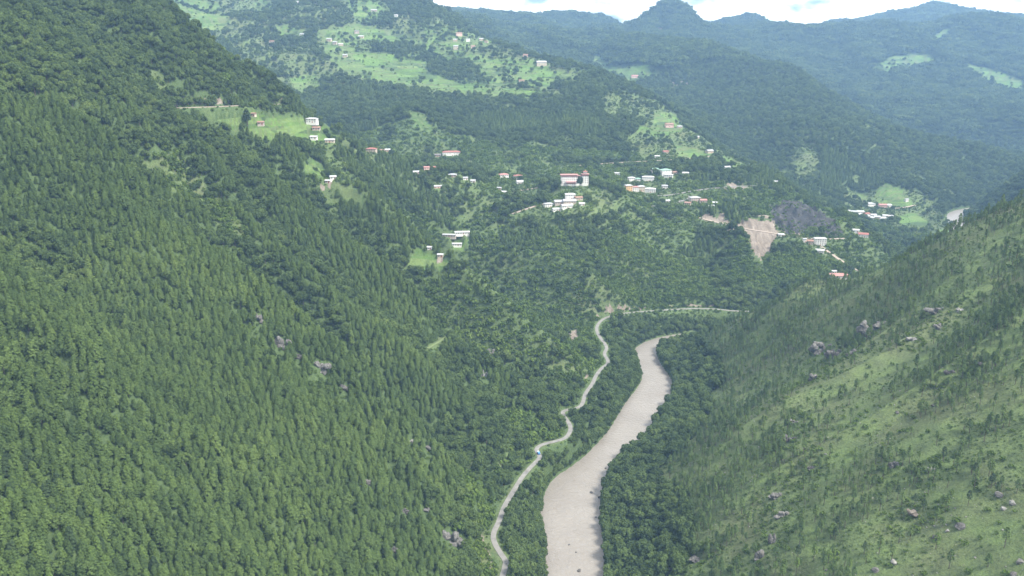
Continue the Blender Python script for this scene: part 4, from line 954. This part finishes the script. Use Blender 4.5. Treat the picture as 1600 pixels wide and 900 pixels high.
# low bushes along roads, tracks and round the houses
X, Y, Z, f_, g_, r_, b_ = scatter(380, 2300, 4.2, 12)
rdd = poly_dist(X, Y, ROAD, 60)[0]; near = (rdd > 3.6) & (rdd < 17)
for pts, hw in TRACKS:
    a = np.array(pts); b = (X > a[:, 0].min()-20) & (X < a[:, 0].max()+20) & (Y > a[:, 1].min()-25) & (Y < a[:, 1].max()+20)
    if b.any(): q = poly_dist(X[b], Y[b], pts, 60)[0]; near[b] |= (q > 3.8) & (q < 22)
out = np.ones(X.shape, bool)
for hx, hy, r in HX: dd = (X-hx)**2+(Y-hy)**2; near |= dd < (r+14)**2; out &= dd > (r*.85)**2
k = near & out & (rdd > 3.6) & (f_ < .5) & (b_ < .5) & (river_d(X, Y) > 1) & (rng.random(X.shape) < .8)
tuft = finish(k, X, Y, Z); tuft[:, 3] = np.where(tuft[:, 1] < 1150, .8, 1.15); SETS['shrub'].append(tuft)
# the spur with the town and the lower mountain
X, Y, Z, f_, g_, r_, b_ = scatter(1300, 2350, 7.0, 2)
ok = keep_off(X, Y) & off_houses(X, Y) & (b_ < .45)
X, Y, Z, f_, g_, r_ = X[ok], Y[ok], Z[ok], f_[ok], g_[ok], r_[ok]
u = rng.random(X.shape); px, py, dep = project(X, Y, Z); n = vnoise(X/170, Y/170, 91)+.3*vnoise(X/50, Y/50, 92)
clm = in_any(px, py, Y, CLUMPS); qf = Z/step-np.floor(Z/step)
free = (f_ < .3) | clm
ptri = inpoly(px, py, [(1285, 222), (1388, 290), (1278, 300)]) & (Y > 1900)
conif = ((n > .42) | ptri) & free & (g_ < .5) & (r_ < .5)
SETS['pine'].append(finish(conif & (u < .95), X, Y, Z))
scrub = (vnoise(X/55, Y/55, 95)+.5*vnoise(X/20, Y/20, 96) > -.38) & (Y < 1850) & (px > 560)
SETS['broad'].append(finish(free & ~conif & ~scrub & (g_ < .5) & (u < .96) & (r_ < .5), X, Y, Z))
tuft = finish(free & ~conif & scrub & (g_ < .5) & (r_ < .5), X, Y, Z); tuft[:, 3] = 2.1; SETS['shrub'].append(tuft)
SETS['broad'].append(finish(free & (g_ >= .5) & ((u < .10) | ((n > .02) & (u < .75))), X, Y, Z))
SETS['shrub'].append(finish((free & (g_ >= .5) & (u > .3)) | (~free & (u < .03+.5*((qf > .6) & (n > -.2)))) | ((r_ >= .5) & (u < .5)), X, Y, Z))
SETS['broad'].append(finish(~free & (u < .03) & (n > 0), X, Y, Z))
# the farther mountains
X, Y, Z, f_, g_, r_, b_ = scatter(2350, 3400, 10.0, 3)
u = rng.random(X.shape); px, py, dep = project(X, Y, Z); n = vnoise(X/170, Y/170, 91)+.4*vnoise(X/60, Y/60, 92)
clm = in_any(px, py, Y, CLUMPS); qf = Z/step-np.floor(Z/step)
ok = keep_off(X, Y) & off_houses(X, Y) & (b_ < .5); free = ((f_ < .3) | clm) & ok
thinout = (g_ >= .5) & (n > -.02)
SETS['broad'].append(finish(free & (u < np.where(thinout, .25, .98)), X, Y, Z))
SETS['broad'].append(finish(~free & ok & (u < .022+.16*(n > .35)), X, Y, Z))
SETS['shrub'].append(finish(((~free & (u > .6) & (qf > .6)) | (free & thinout & (u > .4))) & ok, X, Y, Z))
X, Y, Z, f_, g_, r_, b_ = scatter(3400, 6700, 19.0, 4)
u = rng.random(X.shape); px, py, dep = project(X, Y, Z)
free = (f_ < .3) & (b_ < .5)
SETS['clump'].append(finish(free, X, Y, Z)); SETS['broad'].append(finish(~free & (b_ < .5) & (u < .16), X, Y, Z))
for k in SETS: SETS[k] = np.concatenate(SETS[k])

def in_frame(P, m=0):
    a, b, d = project(P[:, 0], P[:, 1], P[:, 2]+6); return (a > -m) & (a < W0+m) & (b > -m) & (b < H0+m), a, b, d
HF = {'pine': PINE, 'thin': THIN, 'broad': BROAD}
protos = {}
def proto_coll(key, meshes):
    c = bpy.data.collections.new(key+'_kinds')
    for i, me in enumerate(meshes): c.objects.link(bpy.data.objects.new(f'{key}_kind_{i:02d}', me))
    return c
PROTO = {
 'pine': proto_coll('pine', [joined('pine', c, t_, M['pine']) for c, t_ in PINE]),
 'thin': proto_coll('thin_pine', [joined('thin_pine', c, t_, M['thin']) for c, t_ in THIN]),
 'broad': proto_coll('broadleaf', [joined('broadleaf', c, t_, M['broad']) for c, t_ in BROAD]),
 'shrub': proto_coll('shrub', [mesh_np('shrub', *shrub_crown(300+i, 1.6+.35*i, 1.4+.25*i), M['shrub']) for i in range(4)]),
 'tuft': proto_coll('tuft', [mesh_np('tuft', *shrub_crown(350+i, 1.5+.3*i, 1.6+.25*i), M['tuft']) for i in range(3)]),
 'clump': proto_coll('clump', [mesh_np('clump', *clump(400+i, 6, 13, i == 3), M['broad']) for i in range(4)]),
}
NK = {'pine': len(PINE), 'thin': len(THIN), 'broad': len(BROAD), 'shrub': 4, 'clump': 4}
def gn_stuff(name, P, coll, nk, smin, smax, seed, label, cat, tilt=None):
    rg = np.random.default_rng(seed); n = len(P)
    me = bpy.data.meshes.new(name); me.vertices.add(n); me.vertices.foreach_set('co', P[:, :3].astype(np.float32).ravel())
    s = P[:, 3]*rg.uniform(smin, smax, n)*rg.choice([1.0, 1.0, 1.1, .62, .8, 1.28], n)
    sv = np.stack([s*rg.uniform(.88, 1.14, n), s*rg.uniform(.88, 1.14, n), s*rg.uniform(.85, 1.15, n)], 1)
    rot = np.stack([rg.normal(0, .05, n), rg.normal(0, .05, n), rg.uniform(0, 6.283, n)], 1)
    a = me.attributes.new('grow', 'FLOAT_VECTOR', 'POINT'); a.data.foreach_set('vector', sv.astype(np.float32).ravel())
    a = me.attributes.new('turn', 'FLOAT_VECTOR', 'POINT'); a.data.foreach_set('vector', rot.astype(np.float32).ravel())
    a = me.attributes.new('pick', 'INT', 'POINT'); a.data.foreach_set('value', rg.integers(0, nk, n).astype(np.int32))
    o = link(name, me); tag(o, label, cat, kind='stuff')
    ng = bpy.data.node_groups.new(name+'_nodes', 'GeometryNodeTree')
    ng.interface.new_socket('Geometry', in_out='INPUT', socket_type='NodeSocketGeometry'); ng.interface.new_socket('Geometry', in_out='OUTPUT', socket_type='NodeSocketGeometry')
    gi, go = ng.nodes.new('NodeGroupInput'), ng.nodes.new('NodeGroupOutput')
    ip = ng.nodes.new('GeometryNodeInstanceOnPoints'); ci = ng.nodes.new('GeometryNodeCollectionInfo')
    ci.inputs['Collection'].default_value = coll; ci.inputs['Separate Children'].default_value = True; ci.inputs['Reset Children'].default_value = True
    def na(nm, ty):
        q = ng.nodes.new('GeometryNodeInputNamedAttribute'); q.data_type = ty; q.inputs[0].default_value = nm
        return next(s_ for s_ in q.outputs if s_.enabled)
    e2r = ng.nodes.new('FunctionNodeEulerToRotation')
    L_ = ng.links.new
    L_(gi.outputs[0], ip.inputs['Points']); L_(ci.outputs[0], ip.inputs['Instance']); ip.inputs['Pick Instance'].default_value = True
    L_(na('pick', 'INT'), ip.inputs['Instance Index']); L_(na('turn', 'FLOAT_VECTOR'), e2r.inputs[0]); L_(e2r.outputs[0], ip.inputs['Rotation'])
    L_(na('grow', 'FLOAT_VECTOR'), ip.inputs['Scale']); L_(ip.outputs[0], go.inputs[0])
    o.modifiers.new('planting', 'NODES').node_group = ng
    return o

# the trees that show largest stand as single things
def single_trees(key, P, count, minsep, builder):
    ok, a, b, d = in_frame(P, -4)
    i = np.where(ok)[0]; i = i[np.argsort(d[i])][:count]
    rest = np.ones(len(P), bool); rest[i] = False
    for k in i: builder(P[k], a[k], b[k])
    return P[rest]
CROWN, TRUNKM = {}, {}
for key, src in HF.items():
    for j, (c, t_) in enumerate(src):
        TRUNKM[key, j] = mesh_np('trunk', *t_, M['bark'])
        for mn in (('thin' if key == 'thin' else 'pine', 'pine_yellow', 'pine_dark') if key != 'broad' else ('broad', 'broad_light')): CROWN[key, j, mn] = mesh_np('crown', *c, M[mn])
trng = random.Random(21)
def where(a, b):
    col = 'at the left edge' if a < 90 else 'in the bottom left corner' if a < 210 else 'low on the left slope' if a < 360 else 'under the left rock band' if a < 520 else 'left of the large crag' if a < 660 else 'between crag and road' if a < 780 else 'between road and river' if a < 900 else 'on the right river bank' if a < 1040 else \
          'just up from the right bank' if a < 1160 else 'on the crags right of the river' if a < 1280 else 'on the lower right slope' if a < 1420 else 'near the large dark boulder' if a < 1540 else 'at the right edge'
    row = 'at the bottom' if b > 868 else 'just above the bottom' if b > 820 else 'higher up' if b > 760 else 'highest up'
    return col+' '+row
def plant(key, name, cat, adj):
    def f(p, a, b):
        j = trng.randrange(NK[key]); u = trng.random()
        if key == 'broad': mn, tone = ('broad_light', 'light green') if u < .2 else ('broad', 'dark green')
        else: mn, tone = ('pine_yellow', 'yellow green') if u < .12 else ('pine_dark', 'dark green') if u < .24 else ('thin' if key == 'thin' else 'pine', 'mid green')
        s = .88*trng.uniform(.82, 1.2); v = trng.uniform(.86, 1.14)
        size = 'tall' if s*v > 1.0 else 'small' if s*v < .75 else 'broad' if v < .94 else 'narrow' if v > 1.07 else 'medium'
        root = link(name, None, None, (float(p[0]), float(p[1]), float(p[2])), trng.uniform(0, 6.28), (s, s, s*v))
        lab = f'{size} {tone} {adj} {where(a, b)}'
        tag(root, lab, cat, 'trees: '+lab)
        link('trunk', TRUNKM[key, j], root); link('crown', CROWN[key, j, mn], root)
    return f
ok, a, b, d = in_frame(SETS['pine'], -4); dl = np.sort(d[ok])
SETS['pine'] = single_trees('pine', SETS['pine'], 210, 0, plant('pine', 'pine_tree', 'pine tree', 'forest pine'))
SETS['thin'] = single_trees('thin', SETS['thin'], 90, 0, plant('thin', 'slender_pine_tree', 'pine tree', 'slender pine'))
SETS['broad'] = single_trees('broad', SETS['broad'], 220, 0, plant('broad', 'broadleaf_tree', 'broadleaf tree', 'leafy tree'))
gn_stuff('pine_forest', SETS['pine'], PROTO['pine'], NK['pine'], .82, 1.2, 1, 'dense pine forest covering the left valley side', 'forest')
gn_stuff('sparse_pine_wood', SETS['thin'], PROTO['thin'], NK['thin'], .68, 1.05, 2, 'sparse slender pines over the grassy right slope', 'forest')
gn_stuff('broadleaf_forest', SETS['broad'], PROTO['broad'], NK['broad'], .70, 1.12, 3, 'dark broadleaf forest over gullies and mountains', 'forest')
gn_stuff('shrub_cover', SETS['shrub'], PROTO['shrub'], 4, .6, 1.25, 4, 'low shrubs over grassy slopes and terrace edges', 'shrubs')
gn_stuff('grass_tufts', SETS['tuft'], PROTO['tuft'], 3, .6, 1.25, 6, 'light green tufts and low bushes on the right slope', 'grass')
gn_stuff('distant_forest', SETS['clump'], PROTO['clump'], 4, .85, 1.2, 5, 'blue green forest on the far mountains', 'forest')
print('PLANTED', {k: len(v) for k, v in SETS.items()})
# the lone tall tree on the bench and the dark trees by the fortress
for (a, b, h, r, nm, lab) in [(387, 198, 24, 4.5, 'tall_dark_tree', 'tall dark columnar tree standing alone in the bench terraces'), (906, 293, 22, 5.5, 'dark_fortress_tree', 'big dark tree growing right in front of the fortress wall'), (870, 296, 17, 6, 'dark_fortress_tree', 'dark spreading tree left of the fortress'), (1002, 130, 16, 5, 'tall_dark_tree', 'dark tree beside the side valley fields')]:
    p = cast([(a, b)])[0]
    root = link(nm, None, None, p); tag(root, lab, 'tree')
    link('trunk', mesh_np('trunk', *rtr(a, h, .5, 6), M['bark']), root)
    link('crown', mesh_np('crown', *broad_crown(a, h, r, 26, 30, .75, .05), M['pine_dark']), root)

# ------------------------------------------------------------------ rocks
def rock_mesh(seed, rx, ry, rz_, mat, sub=3, cuts=9):
    import bmesh
    rg = np.random.default_rng(seed); bm = bmesh.new(); bmesh.ops.create_icosphere(bm, subdivisions=sub, radius=1.0)
    nrm = rg.normal(0, 1, (cuts, 3)); nrm /= np.linalg.norm(nrm, axis=1, keepdims=True); off = rg.uniform(.55, .88, cuts)
    for v in bm.verts:
        p = np.array(v.co)
        for n_, o_ in zip(nrm, off):
            dd = p @ n_
            if dd > o_: p = p-n_*(dd-o_)*.92
        k = 1+.16*mnoise.noise((p[0]*2.3+seed, p[1]*2.3, p[2]*2.3))+.07*mnoise.noise((p[0]*6+seed, p[1]*6, p[2]*6))
        v.co = (p[0]*k*rx, p[1]*k*ry, p[2]*k*rz_)
    me = bpy.data.meshes.new('boulder'); bm.to_mesh(me); bm.free(); me.materials.append(M[mat]); return me
def outcrop_mesh(seed, w, h, mat):
    import bmesh
    rg = np.random.default_rng(seed); bm = bmesh.new()
    n = 11
    for i in range(n):
        t0 = bmesh.ops.create_icosphere(bm, subdivisions=2, radius=1.0)
        c = np.array([rg.uniform(-.5, .5)*w*.8, rg.uniform(-.3, .3)*w*.5, rg.uniform(-.25, .45)*h]); r = np.array([rg.uniform(.14, .26)*w, rg.uniform(.14, .24)*w, rg.uniform(.22, .45)*h])
        nrm = rg.normal(0, 1, (8, 3)); nrm /= np.linalg.norm(nrm, axis=1, keepdims=True); off = rg.uniform(.45, .85, 8)
        for v in t0['verts']:
            p = np.array(v.co)
            for n_, o_ in zip(nrm, off):
                dd = p @ n_
                if dd > o_: p = p-n_*(dd-o_)*.95
            k = 1+.22*mnoise.noise((p[0]*2.5+seed+i*7, p[1]*2.5, p[2]*2.5))
            v.co = c+p*r*k
    me = bpy.data.meshes.new('outcrop'); bm.to_mesh(me); bm.free(); me.materials.append(M[mat]); return me
for i, ((px_, py_, wp, hp, m, lab), p) in enumerate(zip(OC, OCP)):
    s = (p[1]*CP-(p[2]-CAMZ)*SP)/F; o = link('rock_outcrop', outcrop_mesh(700+i, wp*s*1.15, hp*s*1.1, m), None, (p[0], p[1]+1, p[2]+hp*s*.06), rnd.uniform(-.4, .4)); tag(o, lab, 'rock outcrop')
for i, ((px_, py_, wp, hp, m, lab), p) in enumerate(zip(BO, cast([(o[0], o[1]) for o in BO]))):
    inr = px_ < 960
    if inr: p = at_z(px_, py_, 0.0)
    s = (p[1]*CP-(p[2]-CAMZ)*SP)/F; o = link('river_rock' if inr else 'boulder', rock_mesh(800+i, wp*s*.5, wp*s*.45, hp*s*.55, m), None, (p[0], p[1], p[2]+hp*s*(.1 if inr else .12)), rnd.uniform(0, 6)); tag(o, lab, 'rock' if inr else 'boulder')
# loose pale stones strewn over the grassy slope: one mass
g = np.random.default_rng(77); SX = g.uniform(60, 560, 9000); SY = g.uniform(260, 900, 9000)
k = right_side(SX, SY) & (river_d(SX, SY) > 70) & (vnoise(SX/50, SY/50, 5) > -.15); SX, SY = SX[k][:2600], SY[k][:2600]; SZ = ground_z(SX, SY)
V, Fc = [], []
for x, y, z in zip(SX, SY, SZ):
    r = .25+.65*rnd.random()**3; b = len(V)
    V += [(x-r*rnd.uniform(.7, 1.2), y, z+.05), (x, y-r*rnd.uniform(.7, 1.2), z), (x+r, y, z+.05), (x, y+r, z+.2), (x+rnd.uniform(-.2, .2), y, z+r*rnd.uniform(.6, 1.0)), (x, y, z-r)]
    Fc += [(b, b+1, b+4), (b+1, b+2, b+4), (b+2, b+3, b+4), (b+3, b, b+4), (b+1, b, b+5), (b+2, b+1, b+5), (b+3, b+2, b+5), (b, b+3, b+5)]
tag(link('loose_stones', mesh_py('loose_stones', V, Fc, M['rock_pale'])), 'pale loose stones strewn over the grassy right slope', 'stones', kind='stuff')

# ------------------------------------------------------------------ truck on the road, mast over the town
def truck():
    p = at_z(842, 711, 22); i = min(range(len(ROAD)), key=lambda k: (ROAD[k][0]-p[0])**2+(ROAD[k][1]-p[1])**2)
    a, b = ROAD[i], ROAD[i+1]; rz = math.atan2(b[1]-a[1], b[0]-a[0])
    root = link('small_truck', None, None, (a[0], a[1], a[2]+.28), rz); tag(root, 'small blue and white truck on the bend of the river road', 'truck')
    link('cargo_body', mesh_py('cargo_body', *box_vf(3.1, 1.9, .75, 2.3, 0, -.7), M['blue']), root)
    c = link('cab', mesh_py('cab', *box_vf(1.4, 1.85, .6, 2.15, .16, 1.65), M['white']), root)
    link('windscreen', mesh_py('windscreen', *box_vf(.10, 1.5, 1.35, 1.95, .02, 2.28), M['glass']), c)
    for sx in (-1.5, 1.5):
        for sy in (-.85, .85):
            n = 12; V = [(sx+.42*math.cos(6.283*k/n), sy+w_*.14, .42+.42*math.sin(6.283*k/n)) for w_ in (-1, 1) for k in range(n)]
            link('wheel', mesh_py('wheel', V, [tuple(range(n))[::-1], tuple(range(n, 2*n))]+[(k, (k+1) % n, n+(k+1) % n, n+k) for k in range(n)], M['tyre']), root)
truck()
p = cast([(1060, 258)])[0]
root = link('mast', None, None, p); tag(root, 'thin white mast standing above the upper town', 'mast')
link('pole', mesh_py('pole', *box_vf(.7, .7, -1, 13, .15), M['white']), root); link('crossarm', mesh_py('crossarm', *box_vf(3.4, .3, 11.6, 11.95), M['greyroof']), root)

# ------------------------------------------------------------------ haze: the air of the valley
V, Fc = box_vf(14600, 7300, -12, 940, 0, 0, 3250)
hz = NT('valley_haze'); hz.t.nodes.remove(hz.n("ShaderNodeBsdfDiffuse"))
pv = hz.n("ShaderNodeVolumePrincipled"); pv.inputs['Color'].default_value = (.36, .62, 1.0, 1); pv.inputs['Density'].default_value = 0.72e-4; pv.inputs['Anisotropy'].default_value = 0.0
pv.inputs['Density Attribute'].default_value = ''
hz.l(pv.outputs[0], hz.out.inputs['Volume'])
try: hz.m.cycles.homogeneous_volume = True
except Exception: pass
tag(link('haze', mesh_py('haze', V, Fc, hz.m)), 'pale blue haze hanging in the valley air', 'haze', kind='stuff')
